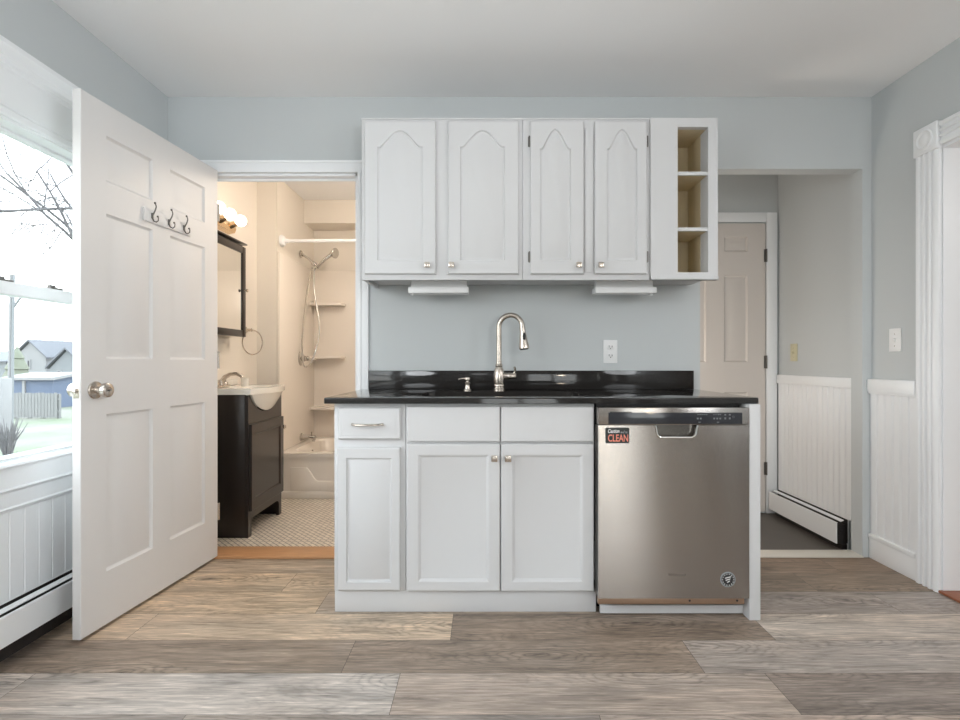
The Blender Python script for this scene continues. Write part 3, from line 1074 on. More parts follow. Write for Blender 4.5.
def cab_knob(parent, x, yf, z, name='knob'):
    k = MB()
    k.lathe([(.007, 0), (.005, .006), (.006, .013)], (x, yf, z), (0, -1, 0), 12)
    k.box(x - .013, x + .013, yf - .024, yf - .013, z - .013, z + .013, .0022)
    k.box(x - .0095, x - .0030, yf - .0262, yf - .0238, z - .0095, z + .0095, .0008)
    k.box(x + .0030, x + .0095, yf - .0262, yf - .0238, z - .0095, z + .0095, .0008)
    return k.obj(name, 'nickel', parent)


def upper_door(parent, pa, pb, pk, side, sh=(146.5, 130), inn=(13, 13), hinge=None):
    x0, x1 = ux(pa), ux(pb)
    z0, z1 = gz(273.8, UF), gz(121, UF)
    def pn(i):
        return cathedral(ux(pa + inn[0]) + i, ux(pb - inn[1]) - i, gz(260.5, UF) + i, gz(sh[0], UF) - i * .9, gz(sh[1], UF) - i * 1.15)
    d = MB().door(x0, x1, z0, z1, UF, UC - UF - .0006, [pn], RAISED, .004).obj('door', 'white', parent)
    kx = x1 - .030 if side == 'r' else x0 + .030
    cab_knob(d, kx if pk is None else ux(pk), UF, gz(265.5, UF))
    if hinge:
        hx = x0 - .004 if hinge == 'l' else x1 + .004
        for py in (140.5, 256.5):
            zc = gz(py, UF)
            MB().lathe([(.0035, -.026), (.0045, -.022), (.0045, .022), (.0035, .026)], (hx, UF + .010, zc), (0, 0, 1), 10).box(hx - .006, hx + .006, UC - .004, UC - .0008, zc - .022, zc + .022).obj('hinge', 'pewter', d)
    return d


def face_frame(mb, x0, x1, z0, z1, opens, y0, y1):
    """Front frame with openings cut out (opens: x0, x1, z0, z1 side by side)."""
    opens = sorted(opens)
    xs = x0
    for a, b_, c_, e in opens:
        mb.box(xs, a, y0, y1, z0, z1)
        mb.box(a, b_, y0, y1, z0, c_).box(a, b_, y0, y1, e, z1)
        xs = b_
    mb.box(xs, x1, y0, y1, z0, z1)
    return mb


xa, xb = ux(360.8), ux(522.6)
uy1 = YB - .001
cabA = thing('wall_cabinet', 'wide white wall cabinet with two arched doors above the soap dispenser', 'cabinet', ((xa + xb) / 2, uy1, UZ0), 'white wall cabinets')
b = hollow(MB(), xa, xb, UC + .019, uy1, UZ0 + .022, UZ1)
b.box(xa, xb, UC, UC + .019, UZ0, UZ1, .0015)
b.box(xa, xa + .016, UC + .019, uy1, UZ0 + .004, UZ0 + .022)
b.box(xa - .002, xb + .0005, UC - .006, UC + .019, UZ1 - .006, UZ1 + .002, .0015)
b.obj('body', 'white', cabA)
upper_door(cabA, 364.3, 435.6, 427.5, 'r')
upper_door(cabA, 448.0, 518.6, 451.5, 'l', inn=(12, 14))
xb2 = ux(651)
cabB = thing('wall_cabinet', 'narrower white wall cabinet with two slim arched doors right above the outlet', 'cabinet', ((xb + xb2) / 2, uy1, UZ0), 'white wall cabinets')
cabB['label'] = 'narrower white wall cabinet with two slim arched doors above the outlet'
b = hollow(MB(), xb + .001, xb2, UC + .019, uy1, UZ0 + .022, UZ1)
b.box(xb + .001, xb2, UC, UC + .019, UZ0, UZ1, .0015)
b.box(xb + .0005, xb2, UC - .006, UC + .019, UZ1 - .006, UZ1 + .002, .0015)
b.obj('body', 'white', cabB)
upper_door(cabB, 530.4, 583.8, 578.5, 'r', (148.5, 129), (9.5, 13), 'l')
upper_door(cabB, 595.0, 647.2, 600.5, 'l', (148.5, 129), (12, 10), 'r')
MB().box(ux(585.6), ux(593.6), UC - .008, UC - .0005, gz(271.5, UF), gz(127, UF), .0015).obj('centre_stile', 'white', cabB)
xc, xd = ux(651.2), ux(718.6)
ox0, ox1, oz1, oz0 = ux(678.3), ux(709), gz(126.2, UF), gz(272, UF)
shy1 = 2.665
cabC = thing('open_shelf_cabinet', 'white end wall cabinet with three open cubbyholes of yellowish wood', 'cabinet', ((xc + xd) / 2, uy1, UZ0), 'white wall cabinets')
b = hollow(MB(), xc, xd, UC + .019, uy1, UZ0 + .022, UZ1, .012)
face_frame(b, xc, xd, UZ0, UZ1, [(ox0, ox1, oz0, oz1)], UC - .010, UC + .019)
b.box(xc, xd + .003, UC - .013, UC + .012, UZ0, UZ0 + .018, .002)
b.box(ox1, ox1 + .004, UC + .019, UC + .085, oz0, oz1)
b.obj('body', 'white', cabC)
q = MB()
q.box(ox0 - .06, ox1 + .004, shy1, shy1 + .006, oz0 - .01, oz1 + .01)
q.box(ox1 - .0015, ox1 + .004, UC + .078, shy1, oz0, oz1)
q.box(ox0 - .066, ox0 - .060, UC + .02, shy1 + .006, oz0, oz1)
q.box(ox0 - .06, ox1, UC + .019, shy1, oz1, oz1 + .008).box(ox0 - .06, ox1, UC + .019, shy1, oz0 - .008, oz0)
q.obj('lining', 'rawwood', cabC)
for py in (172.4, 228.5):
    zc = gz(py, UF)
    s_ = MB().box(ox0 - .058, ox1 - .002, UC + .006, shy1 - .001, zc - .0085, zc + .0085)
    o = s_.obj('shelf', 'rawwood', cabC)
    MB().box(ox0 + .0005, ox1 - .0005, UC - .006, UC + .0055, zc - .0085, zc + .0085, .001).obj('shelf_edge', 'white', o)


# under-cabinet lights
def strip_light(pa, pb, label):
    d0 = 2.53
    x0, x1 = gx(pa, d0), gx(pb, d0)
    zt = UZ0 + .0215
    t = thing('under_cabinet_light', label, 'light fixture', ((x0 + x1) / 2, d0 + .04, zt), 'slim lights under the wall cabinets')
    z1 = gz(286.8, d0)
    MB().box(x0 + .01, x1 - .01, d0 + .030, d0 + .075, z1 - .001, zt - .0003).obj('mounting_base', 'plastic', t)
    MB().box(x0, x1, d0, d0 + .085, gz(293.0, d0), z1, .004).obj('housing', 'plastic', t)
    kx = x0 + .018 if pa < 500 else x1 - .018
    MB().lathe([(.007, 0), (.007, .006), (.004, .008)], (kx, d0 + .03, gz(293.2, d0) + .001), (0, 0, -1), 12).obj('switch_button', 'plastic', t)


strip_light(408, 468.5, 'slim white light under the wide wall cabinet above the soap dispenser')
strip_light(595.5, 657, 'slim white light under the narrow wall cabinet above the outlet')

# ------------------------------------------------------------------ base cabinets
BF, BC = 2.125, 2.145
bxp = lambda px: gx(px, BF)
CT = .895                          # counter top surface
CB = CT - .024
TK = gz(592.5, BF)


def base_carcass(x0, x1, open_top):
    b = MB()
    hollow(b, x0, x1, BC + .019, YB - .02, TK, CB - .001, .016, top=not open_top)
    b.box(x0 + .002, x1 - .002, BC + .06, YB - .03, .0, TK)
    return b


x0, x1 = bxp(333.0), bxp(404.6)
cb = thing('base_cabinet', 'narrow white base cabinet with one drawer over one door', 'cabinet', ((x0 + x1) / 2, 2.45, 0), 'white base cabinets')
b = base_carcass(x0, x1, False)
b.box(x0, x1, BC, BC + .019, TK, CB - .001, .001)
b.obj('body', 'white', cb)
RB = ((0, 0), (0.004, 0.008), (0.010, 0.0095), (0.014, 0.008), (0.030, 0.0005))
dr = MB().door(bxp(337.4), bxp(400.6), gz(439.6, BF), gz(407.6, BF), BF, BC - BF - .0006, [rect(bxp(341), bxp(397), gz(436, BF), gz(411, BF))], ((0, .0), (.002, -.001), (.006, -.001)), .006).obj('drawer', 'white', cb)
pm = MB()
pxa, pxb, pz = bxp(352.5), bxp(383), gz(424.3, BF)
pts = []
for i in range(13):
    t = i / 12
    pts.append((pxa + (pxb - pxa) * t, BF - .004 - .024 * min(1, 5 * min(t, 1 - t)) ** .6 - .004 * math.sin(PI * t), pz))
pm.tube(pts, [.0062] + [.0052] * 11 + [.0062], 10)
pm.obj('handle', 'nickel', dr)
MB().door(bxp(336.8), bxp(400.2), gz(591, BF), gz(447.8, BF), BF, BC - BF - .0006, [rect(bxp(346), bxp(391.5), gz(582.5, BF), gz(458, BF))], RB, .005).obj('door', 'white', cb)

x0, x1 = bxp(405.0), bxp(595.2)
sb = thing('sink_cabinet', 'wide white sink base cabinet with two doors meeting at square knobs', 'cabinet', ((x0 + x1) / 2, 2.45, 0), 'white base cabinets')
b = base_carcass(x0, x1, True)
b.box(x0, x1, BC, BC + .019, TK, CB - .001, .001)
b.obj('body', 'white', sb)
SHK = ((0, 0), (0.004, 0.002), (0.012, 0.009), (0.014, 0.010))
for pa, pb in ((407.0, 499.9), (501.2, 593.8)):
    MB().door(bxp(pa), bxp(pb), gz(441.6, BF), gz(406.6, BF), BF, BC - BF - .0006, (), SHK, .003).obj('false_drawer_front', 'white', sb)
for pa, pb, kx in ((407.0, 499.9, 494.3), (501.2, 593.8, 507.9)):
    d = MB().door(bxp(pa), bxp(pb), gz(591.3, BF), gz(444.3, BF), BF, BC - BF - .0006, [rect(bxp(pa + 10.5), bxp(pb - 10.5), gz(582.5, BF), gz(454.5, BF))], SHK, .003).obj('door', 'white', sb)
    cab_knob(d, bxp(kx), BF, gz(457.8, BF))

t = MB().box(bxp(333.3), bxp(597), 2.146, 2.162, 0.002, TK - .001, .001)
tag(t.obj('toe_kick_board', 'white'), 'long white toe kick board under the base cabinets', 'board', 'white toe kick boards')
t = MB().box(gx(600, 2.13), gx(745, 2.13), 2.128, 2.140, 0.004, gz(605, 2.13), .001)
tag(t.obj('toe_kick_board', 'white'), 'short white toe kick board under the dishwasher', 'board', 'white toe kick boards')
px0, px1 = gx(749.8, 2.075), gx(761, 2.075)
t = MB().box(px0, px1, 2.078, YB - .001, 0.0, CB - .001, .002)
tag(t.obj('end_panel', 'white'), 'white end panel beside the dishwasher', 'panel')

# ------------------------------------------------------------------ countertop, backsplash, sink
cx0, cx1, cy0 = gx(324.0, 2.107), gx(760.2, 2.107), 2.103
hole = round_rect(gx(424, 2.4), gx(577.5, 2.4), 2.185, 2.545, .09, 8)
cp = MB().plate([(cx0 + .004, cy0), (cx1 - .02, cy0), (cx1 - .006, cy0 + .006), (cx1, cy0 + .02), (cx1, YB - .001), (cx0, YB - .001), (cx0, cy0 + .004)], [hole[::-1]], CB, CT)
bmesh.ops.bevel(cp.bm, geom=[e for e in cp.bm.edges if all(v.co.z > CT - .0001 for v in e.verts) and all((v.co.y < cy0 + .021 or abs(v.co.x - cx0) < .005 or abs(v.co.x - cx1) < .005) and v.co.y < YB - .0005 or v.co.y > YB - .002 for v in e.verts) and len(e.link_faces) == 2 and abs(e.calc_face_angle(0)) > .7 and not all(v.co.y > YB - .002 for v in e.verts)], offset=.005, segments=3, profile=.5, affect='EDGES')
tag(cp.obj('countertop', 'granite'), 'polished black granite countertop with sink cutout', 'countertop')
t = MB().box(gx(368.6, YB - .02), gx(693.8, YB - .02), YB - .021, YB - .001, CT + .0003, gz(370.6, YB - .02), .0015)
tag(t.obj('backsplash', 'granite'), 'low black granite backsplash along the wall behind the sink', 'backsplash')
sk = thing('sink', 'stainless undermount sink set in the black countertop', 'sink', (gx(500, 2.4), 2.365, CB - .19))
b = bmesh.new()
mb = MB()
lv = [(0.012, CB - .0005), (-0.001, CB - .0005), (.004, CB - .02), (.006, CB - .16), (.035, CB - .185), (.12, CB - .19)]
loops = []
bm = mb.bm
hole_ccw = hole
for ins, z in lv:
    loops.append([bm.verts.new((p[0], p[1], z)) for p in inset(hole_ccw, ins if ins > 0 else -.03)] if ins < 0 else [bm.verts.new((p[0], p[1], z)) for p in inset(hole_ccw, ins - .012 if ins == .012 else ins)])
order = [1, 0, 2, 3, 4, 5]
for a, c_ in zip(order, order[1:]):
    A, B = loops[a], loops[c_]
    for i in range(len(A)):
        j = (i + 1) % len(A)
        if (A[i].co - A[j].co).length < 1e-7:
            continue
        try:
            bm.faces.new((A[i], A[j], B[j], B[i]))
        except ValueError:
            pass
bm.faces.new(loops[5])
bmesh.ops.remove_doubles(bm, verts=bm.verts, dist=1e-5)
bmesh.ops.recalc_face_normals(bm, faces=bm.faces)
mb.obj('basin', 'sinksteel', sk)
MB().lathe([(.045, 0), (.045, .003), (.038, .004), (.030, .001), (0, .001)], (gx(500, 2.4), 2.36, CB - .1898), (0, 0, 1), 24).obj('drain', 'chrome', sk)

# ------------------------------------------------------------------ faucet and soap dispenser
fy = 2.60
fx = gx(499, fy)
zc0 = CT
fa = thing('kitchen_faucet', 'tall brushed nickel gooseneck faucet behind the sink', 'faucet', (fx, fy, CT))
MB().lathe([(.0285, 0.0002), (.0285, .010), (.026, .013), (.026, .022), (.0285, .025), (.0285, .029), (.0255, .034), (.0285, .060), (.0275, .085), (.0225, .108), (.0170, .120), (.0185, .124), (.0185, .131), (.0150, .136), (.0150, .150), (0, .150)],
           (fx, fy, CT), (0, 0, 1), 28).obj('base', 'nickel', fa)
zt_ = gz(313, fy)
R_ = (gx(522, fy) - fx) / 2
za = zt_ - R_ - .013
path = [(fx, fy, CT + .14), (fx, fy, CT + .2), (fx, fy, za)]
for i in range(1, 17):
    a = PI - (PI * 0.93) * i / 16
    path.append((fx + R_ + R_ * math.cos(a), fy - .018 * i / 16, za + R_ * math.sin(a) * 1.02))
path.append(Vector(path[-1]) + Vector((.0016, -.001, -.018)))
MB().tube(path, .0132, 16).obj('spout', 'nickel', fa)
pe = Vector(path[-1])
dirn = (Vector(path[-1]) - Vector(path[-2])).normalized()
dirn = Vector((.085, -.03, -1)).normalized()
hd_ = MB().lathe([(.0142, -.004), (.0150, .004), (.0150, .010), (.0160, .030), (.0205, .062), (.0260, .094), (.0260, .104), (.022, .107), (0, .107)], pe, dirn, 24).obj('spray_head', 'nickel', fa)
MB().lathe([(.0215, 0), (.0195, .005), (0, .005)], pe + dirn * .1045, dirn, 24).obj('nozzle', 'black', hd_)
bc = pe + dirn * .045 + Vector((.004, -.0180, 0))
MB().ball(bc, .012, (.7, .35, 1.7), 14).obj('spray_button', 'black', hd_)
hz = CT + .074
sh_ = MB().lathe([(.0165, .015), (.0165, .048), (.0172, .050), (.0172, .054), (.0160, .056), (.0160, .082), (.012, .086), (0, .086)], (fx, fy, hz), (1, -.05, 0), 22).obj('valve_housing', 'nickel', fa)
MB().tube([(fx + .074, fy - .004, hz + .008), (fx + .080, fy - .006, hz + .022), (fx + .081, fy - .010, hz + .036), (fx + .077, fy - .016, hz + .046)], [.006, .0055, .0052, .0058], 10).obj('lever', 'nickel', sh_)
sx_ = gx(467.5, fy)
so = thing('soap_dispenser', 'small nickel soap dispenser pump behind the sink', 'soap dispenser', (sx_, fy, CT))
MB().lathe([(.021, .0002), (.021, .005), (.016, .009), (.0125, .024), (.0115, .034), (.0135, .038), (.0135, .041), (.008, .044), (.008, .050), (0, .050)], (sx_, fy, CT), (0, 0, 1), 22).obj('collar', 'nickel', so)
pmp = MB().lathe([(.0125, .050), (.0150, .054), (.0150, .062), (.0120, .068), (0, .069)], (sx_, fy, CT), (0, 0, 1), 22)
pmp.tube([(sx_ - .008, fy, CT + .061), (sx_ - .030, fy - .004, CT + .061), (sx_ - .046, fy - .007, CT + .057)], [.0060, .0048, .0038], 10).obj('pump_spout', 'nickel', so)

# ------------------------------------------------------------------ dishwasher
DF = 2.075
dxp = lambda px: gx(px, DF)
dzp = lambda py: gz(py, DF)
dx0, dx1 = dxp(598.4), dxp(749.2)
dwm = thing('dishwasher', 'stainless steel dishwasher with pocket handle under the black counter', 'dishwasher', ((dx0 + dx1) / 2, 2.35, 0))
b = MB().box(dx0 + .006, dx1 - .006, 2.142, 2.68, .10, CB - .004)
b.box(dx0 + .02, dx0 + .05, 2.2, 2.24, .0, .10).box(dx1 - .05, dx1 - .02, 2.2, 2.24, .0, .10).box(dx0 + .02, dx0 + .05, 2.6, 2.64, .0, .10).box(dx1 - .05, dx1 - .02, 2.6, 2.64, .0, .10)
b.obj('tub_body', 'black', dwm)
hx0, hx1, hz0 = dxp(655), dxp(697.5), dzp(437.5)
zdt, zdb = dzp(425.3), dzp(598.5)
# door skin with the handle pocket cut in from its top edge
dd = MB()
r_ = .022
cut = [(hx0, zdt)] + [(hx0 + .004, zdt - .014)] + arc_pts(hx0 + .006 + r_, hz0 + r_, r_, PI * 1.05, 1.5 * PI, 6) + arc_pts(hx1 - .006 - r_, hz0 + r_, r_, 1.5 * PI, 1.95 * PI, 6) + [(hx1 - .004, zdt - .014), (hx1, zdt)]
out = [(dx0, zdt)] + [(dx0, zdb), (dx1, zdb), (dx1, zdt)] + cut[::-1]
dd.prism(out, 'y', DF, DF + .03)
bmesh.ops.recalc_face_normals(dd.bm, faces=dd.bm.faces)
dd.box(dx0, dx1, DF + .031, DF + .062, zdb, zdt)
door_ = dd.obj('door_panel', 'steel', dwm, 20)
lip = []
for p in cut:
    lip.append((p[0], DF - .001, p[1]))
MB().tube(lip, .0042, 8).obj('handle_rim', 'chrome', door_)
pk = MB().prism([(c_[0] + (.001 if c_[0] < .7 else -.001), c_[1] + .001) for c_ in cut], 'y', DF + .026, DF + .031)
pk.obj('handle_pocket', 'pocket', door_)
cz0, cz1 = dzp(424.8), dzp(407.6)
con = MB().box(dx0, dx1, DF - .001, DF + .060, cz0, cz1, .003).obj('console', 'steel', dwm)
gl = MB().box(dxp(608.3), dxp(742), DF - .0035, DF - .0003, dzp(424.0), dzp(412.6), .001).obj('control_panel', 'dwglass', con)
vt = MB()
for i in range(7):
    a = dxp(610) + i * .0128
    vt.box(a, a + .0095, DF - .0026, DF - .0008, dzp(412.9), dzp(411.6))
vt.obj('steam_vent', 'black', con)
zz = lambda f_: dzp(424) + (dzp(412.6) - dzp(424)) * f_
rr = random.Random(3)


def marks(lines, keys, caps, dot=None):
    ic = MB()
    for px, n_ in lines:
        for i in range(n_):
            a = dxp(px) + i * .0085
            ic.box(a, a + rr.uniform(.004, .007), DF - .0041, DF - .0033, zz(.80), zz(.88))
    for px, za_, zb_ in keys:
        ic.box(dxp(px), dxp(px) + .0068, DF - .0041, DF - .0033, zz(za_), zz(zb_))
    for px in caps:
        ic.box(dxp(px), dxp(px) + .009, DF - .0041, DF - .0033, zz(.14), zz(.20))
    if dot:
        ic.tube([(dxp(dot) + .004 * math.cos(a / 8 * 2 * PI), DF - .0038, zz(.62) + .004 * math.sin(a / 8 * 2 * PI)) for a in range(8)], .0005, 5, True)
    return ic.obj('control_marks', 'ink_dim', gl)


marks([(697, 5)], [(696.5, .42, .56), (699.5, .42, .56)], [698])
marks([(713, 4)], [(713, .42, .56), (716, .42, .56), (719, .42, .56), (724, .42, .58), (728.5, .42, .58), (724, .76, .88), (728.5, .76, .88)], [716.5], 733)
text_mesh('Whirlpool', .017, 'ink_dark', door_, 'lettering', (dxp(668), DF - .0006, dzp(576)), width=dxp(685.5) - dxp(668))
bx_, bz_ = dxp(727.8), dzp(579.4)
bd = MB().lathe([(.0305, 0), (.0305, .0012), (.0295, .0018), (0, .0018)], (bx_, DF - .0002, bz_), (0, -1, 0), 32).obj('round_badge', 'ink_grey', door_)
MB().lathe([(.0268, 0), (.0268, .0006), (0, .0006)], (bx_, DF - .0019, bz_), (0, -1, 0), 32).obj('badge_disc', 'black', bd)
e_ = MB()
for i in range(3):
    zb_ = bz_ + .0085 - i * .0085
    xs_ = (-.012, -.010, -.004)[i]
    xe_ = (.012, .009, .007)[i]
    e_.prism([(bx_ + xs_, zb_ - .0045), (bx_ + xe_, zb_ + .0015), (bx_ + xe_, zb_ + .0052), (bx_ + xs_, zb_ - .0008)], 'y', DF - .0031, DF - .0024)
for i in range(14):
    a = i / 14 * 2 * PI
    e_.box(bx_ + .0225 * math.cos(a) - .0017, bx_ + .0225 * math.cos(a) + .0017, DF - .0031, DF - .0024, bz_ + .0225 * math.sin(a) - .0017, bz_ + .0225 * math.sin(a) + .0017)
e_.obj('badge_emblem', 'ink_white', bd)
ls = MB().box(dx0, dxp(745), DF + .004, DF + .03, dzp(604.8), zdb - .001, .001).obj('lower_strip', 'rawedge', dwm)
for px in (690, 737.5):
    MB().lathe([(.0042, 0), (.0042, .002), (0, .003)], (dxp(px), DF + .0042, dzp(601)), (0, -1, 0), 10).obj('screw', 'black', ls)
MB().box(dx0 + .0005, dx0 + .004, 2.12, 2.16, dzp(588), dzp(548), .001).obj('insulation_strip', 'pad', dwm)

# CLEAN magnet stuck on the dishwasher door
mx0, mx1, mz0, mz1 = dxp(605.4), dxp(629.2), dzp(443.2), dzp(427.6)
mg = thing('magnet', 'small black clean sign magnet with salmon lettering on the dishwasher', 'magnet', ((mx0 + mx1) / 2, DF, mz0))
MB().prism(round_rect(mx0, mx1, mz0, mz1, .006, 4), 'y', DF - .0022, DF - .0001).obj('plate', 'magblack', mg)
yt = DF - .0024
text_mesh('CLEAN', .040, 'magred', mg, 'lettering', (mx0 + .010, yt, mz0 + .0075), width=(mx1 - mx0) - .015, bold=.0006)
text_mesh('Caution', .022, 'ink_white', mg, 'lettering', (mx0 + .010, yt, mz0 + .042), width=.046, shear=.3, bold=.0003)
text_mesh("we're", .016, 'ink_grey', mg, 'lettering', (mx0 + .060, yt, mz0 + .040), width=.028)

# ------------------------------------------------------------------ outlet and switches
ox, oz = gx(610.2, YB), gz(351.6, YB)
ot = thing('wall_outlet', 'white double outlet on the wall above the counter', 'outlet', (ox, YB, oz - .06))
MB().box(ox - .037, ox + .037, YB - .006, YB - .0003, oz - .061, oz + .061, .002).obj('plate', 'plastic', ot)
for s_ in (-1, 1):
    zc = oz + s_ * .0235
    r = MB().box(ox - .017, ox + .017, YB - .0085, YB - .0058, zc - .0145, zc + .0145, .002).obj('receptacle', 'plastic', ot)
    MB().box(ox - .0095, ox - .0060, YB - .0089, YB - .0083, zc - .002, zc + .009).box(ox + .0060, ox + .0095, YB - .0089, YB - .0083, zc - .002, zc + .008).box(ox - .003, ox + .003, YB - .0089, YB - .0083, zc - .010, zc - .004).obj('slots', 'slot', r)


def switch(y, z, label, mat):
    t = thing('light_switch', label, 'light switch', (XR, y, z - .06))
    MB().box(XR - .006, XR - .0003, y - .037, y + .037, z - .058, z + .058, .002).obj('plate', mat, t)
    MB().prism([(XR - .0055, z - .010), (XR - .0055, z + .010), (XR - .016, z + .008), (XR - .016, z + .002)], 'y', y - .005, y + .005).obj('toggle', mat, t)
    for s_ in (-1, 1):
        MB().lathe([(.003, 0), (.0025, .001), (0, .0012)], (XR - .0058, y, z + s_ * .030), (-1, 0, 0), 10).obj('screw', 'nickel', t)


switch(2.585, gz(340, 2.585), 'white light switch beside the fluted door casing', 'plastic')
switch(3.43, gz(352.5, 3.43), 'ivory light switch in the dim hall', 'ivory')

# ------------------------------------------------------------------ bathroom: vanity
vx0, vx1, vy0, vy1 = BXL + .002, -1.392, 3.045, 3.545
vz1 = .845
va = thing('vanity_cabinet', 'dark espresso bathroom vanity cabinet with one door', 'vanity', ((vx0 + vx1) / 2, (vy0 + vy1) / 2, 0))
b = MB()
b.box(vx0, vx1 - .02, vy0, vy0 + .018, 0, vz1, .001).box(vx0, vx1 - .02, vy1 - .018, vy1, 0, vz1, .001)
b.box(vx0, vx0 + .012, vy0 + .018, vy1 - .018, .1, vz1)
b.box(vx0 + .012, vx1 - .02, vy0 + .018, vy1 - .018, .12, .136)
b.obj('body', 'espresso', va)
# front frame facing +X with the curved cut-out at the top and the arched toe
ff = MB()
N = 20


def dip(t):   # t 0..1 along the width: how far the basin front hangs down
    return .112 * (math.sin(PI * min(1, max(0, (t - .06) / .88)))) ** 0.6


top = [(vy0 + (vy1 - vy0) * i / N, vz1 - .004 - dip(i / N)) for i in range(N + 1)]
ff.prism([(vy0, .655)] + [(vy1, .655)] + top[::-1], 'x', vx1 - .02, vx1)
ff.box(vx1 - .02, vx1, vy0, vy0 + .045, 0, .655).box(vx1 - .02, vx1, vy1 - .045, vy1, 0, .655)
toe = [(vy0 + .045, .150), (vy0 + .045, .075)] + [(vy0 + .045 + .03 * (1 - math.cos(a)), .075 + .03 * math.sin(a)) for a in (.4, .8, 1.2, PI / 2)] + [(vy1 - .045 - .03 * (1 - math.cos(a)), .075 + .03 * math.sin(a)) for a in (PI / 2, 1.2, .8, .4)] + [(vy1 - .045, .075), (vy1 - .045, .150)]
ff.prism(toe, 'x', vx1 - .02, vx1)
ff.obj('face_frame', 'espresso', va)
VM = Matrix.Translation((vx1 + .0185, vy0, 0)) @ Matrix.Rotation(PI / 2, 4, 'Z')
vw = vy1 - vy0
vd = MB().door(.008, vw - .008, .155, .668, 0, .018, [rect(.060, vw - .060, .215, .612)], ((0, 0), (.003, .003), (.012, .008), (.014, .008)), .002)
vd.xform(VM)
vdo = vd.obj('door', 'espresso', va)
MB().lathe([(.006, 0), (.005, .010), (.013, .016), (.015, .022), (.011, .028), (0, .030)], (vx1 + .0185, vy1 - .045, .600), (1, 0, 0), 16).obj('knob', 'nickel', vdo)
# one piece basin top
vs_ = thing('vanity_sink', 'white porcelain vanity top with a bowed basin front', 'sink', ((vx0 + vx1) / 2, (vy0 + vy1) / 2, vz1))
tp = MB()
yA, yB_ = vy0 - .012, vy1 + .012
fr_ = [(yA + (yB_ - yA) * i / N, vx1 + .020 + .050 * math.sin(PI * i / N)) for i in range(N + 1)]
hole2 = [((vx0 + vx1) / 2 + .055 + .135 * math.cos(2 * PI * i / 28), (vy0 + vy1) / 2 + .185 * math.sin(2 * PI * i / 28)) for i in range(28)]
outer = [(vx0, yB_), (vx0, yA)] + [(x_, y_) for y_, x_ in fr_]
tp.plate(outer, [hole2[::-1]], vz1 + .001, vz1 + .036)
lps = []
for k, (s_, z_) in enumerate(((1, vz1 + .036), (.93, vz1 + .01), (.80, vz1 - .05), (.45, vz1 - .095), (.12, vz1 - .10))):
    cxh, cyh = (vx0 + vx1) / 2 + .055, (vy0 + vy1) / 2
    lps.append([tp.bm.verts.new((cxh + (p[0] - cxh) * s_, cyh + (p[1] - cyh) * s_, z_)) for p in hole2])
for A, B in zip(lps, lps[1:]):
    for i in range(28):
        tp.bm.faces.new((A[i], A[(i + 1) % 28], B[(i + 1) % 28], B[i]))
tp.bm.faces.new(lps[-1])
# hanging bowed front
prev = None
for i in range(N + 1):
    y_, x_ = fr_[i]
    dz = dip((y_ - vy0) / (vy1 - vy0)) if vy0 < y_ < vy1 else 0
    zl = vz1 + .001 - dz
    xb_ = vx1 + .003
    ring = [tp.bm.verts.new((x_ - .0005, y_, vz1 + .034)), tp.bm.verts.new((x_ - .004 - dz * .12, y_, (vz1 + .03 + zl) / 2)), tp.bm.verts.new((max(xb_ + .004, x_ - .012 - dz * .42), y_, zl)), tp.bm.verts.new((xb_, y_, zl)), tp.bm.verts.new((xb_, y_, vz1 + .02))]
    if prev:
        for k in range(4):
            tp.bm.faces.new((prev[k], prev[k + 1], ring[k + 1], ring[k]))
    prev = ring
bmesh.ops.recalc_face_normals(tp.bm, faces=tp.bm.faces)
tp.obj('basin', 'porcelain', vs_, 50)
bsp = MB().box(vx0, vx0 + .02, yA, yB_, vz1 + .037, vz1 + .075, .004)
bsp.obj('back_lip', 'porcelain', vs_)
vfx, vfy, vfz = vx0 + .075, (vy0 + vy1) / 2 - .07, vz1 + .0365
vf = thing('vanity_faucet', 'small brushed nickel faucet on the vanity sink', 'faucet', (vfx, vfy, vfz))
MB().box(vfx - .024, vfx + .024, vfy - .075, vfy + .075, vfz, vfz + .014, .005).lathe([(.022, .012), (.019, .03), (.016, .045), (0, .05)], (vfx, vfy, vfz), (0, 0, 1), 18).obj('base', 'nickel', vf)
MB().tube([(vfx, vfy, vfz + .03), (vfx + .02, vfy, vfz + .060), (vfx + .055, vfy, vfz + .080), (vfx + .095, vfy, vfz + .083), (vfx + .125, vfy, vfz + .072), (vfx + .132, vfy, vfz + .060)], [.015, .014, .012, .011, .011, .011], 12).obj('spout', 'nickel', vf)
for s_ in (-1, 1):
    MB().lathe([(.017, .012), (.015, .03), (.010, .036), (0, .037)], (vfx, vfy + s_ * .052, vfz), (0, 0, 1), 14).tube([(vfx, vfy + s_ * .052, vfz + .034), (vfx - .01, vfy + s_ * .072, vfz + .046), (vfx - .015, vfy + s_ * .092, vfz + .052)], [.007, .0055, .005], 8).obj('handle', 'nickel', vf)
cu_ = MB().lathe([(.022, 0), (.024, .05), (.025, .052), (.022, .052), (.020, .004), (0, .004)], (vx0 + .17, vfy + .12, vz1 + .0362), (0, 0, 1), 18)
tag(cu_.obj('soap_cup', 'porcelain'), 'small white cup beside the vanity faucet', 'cup')

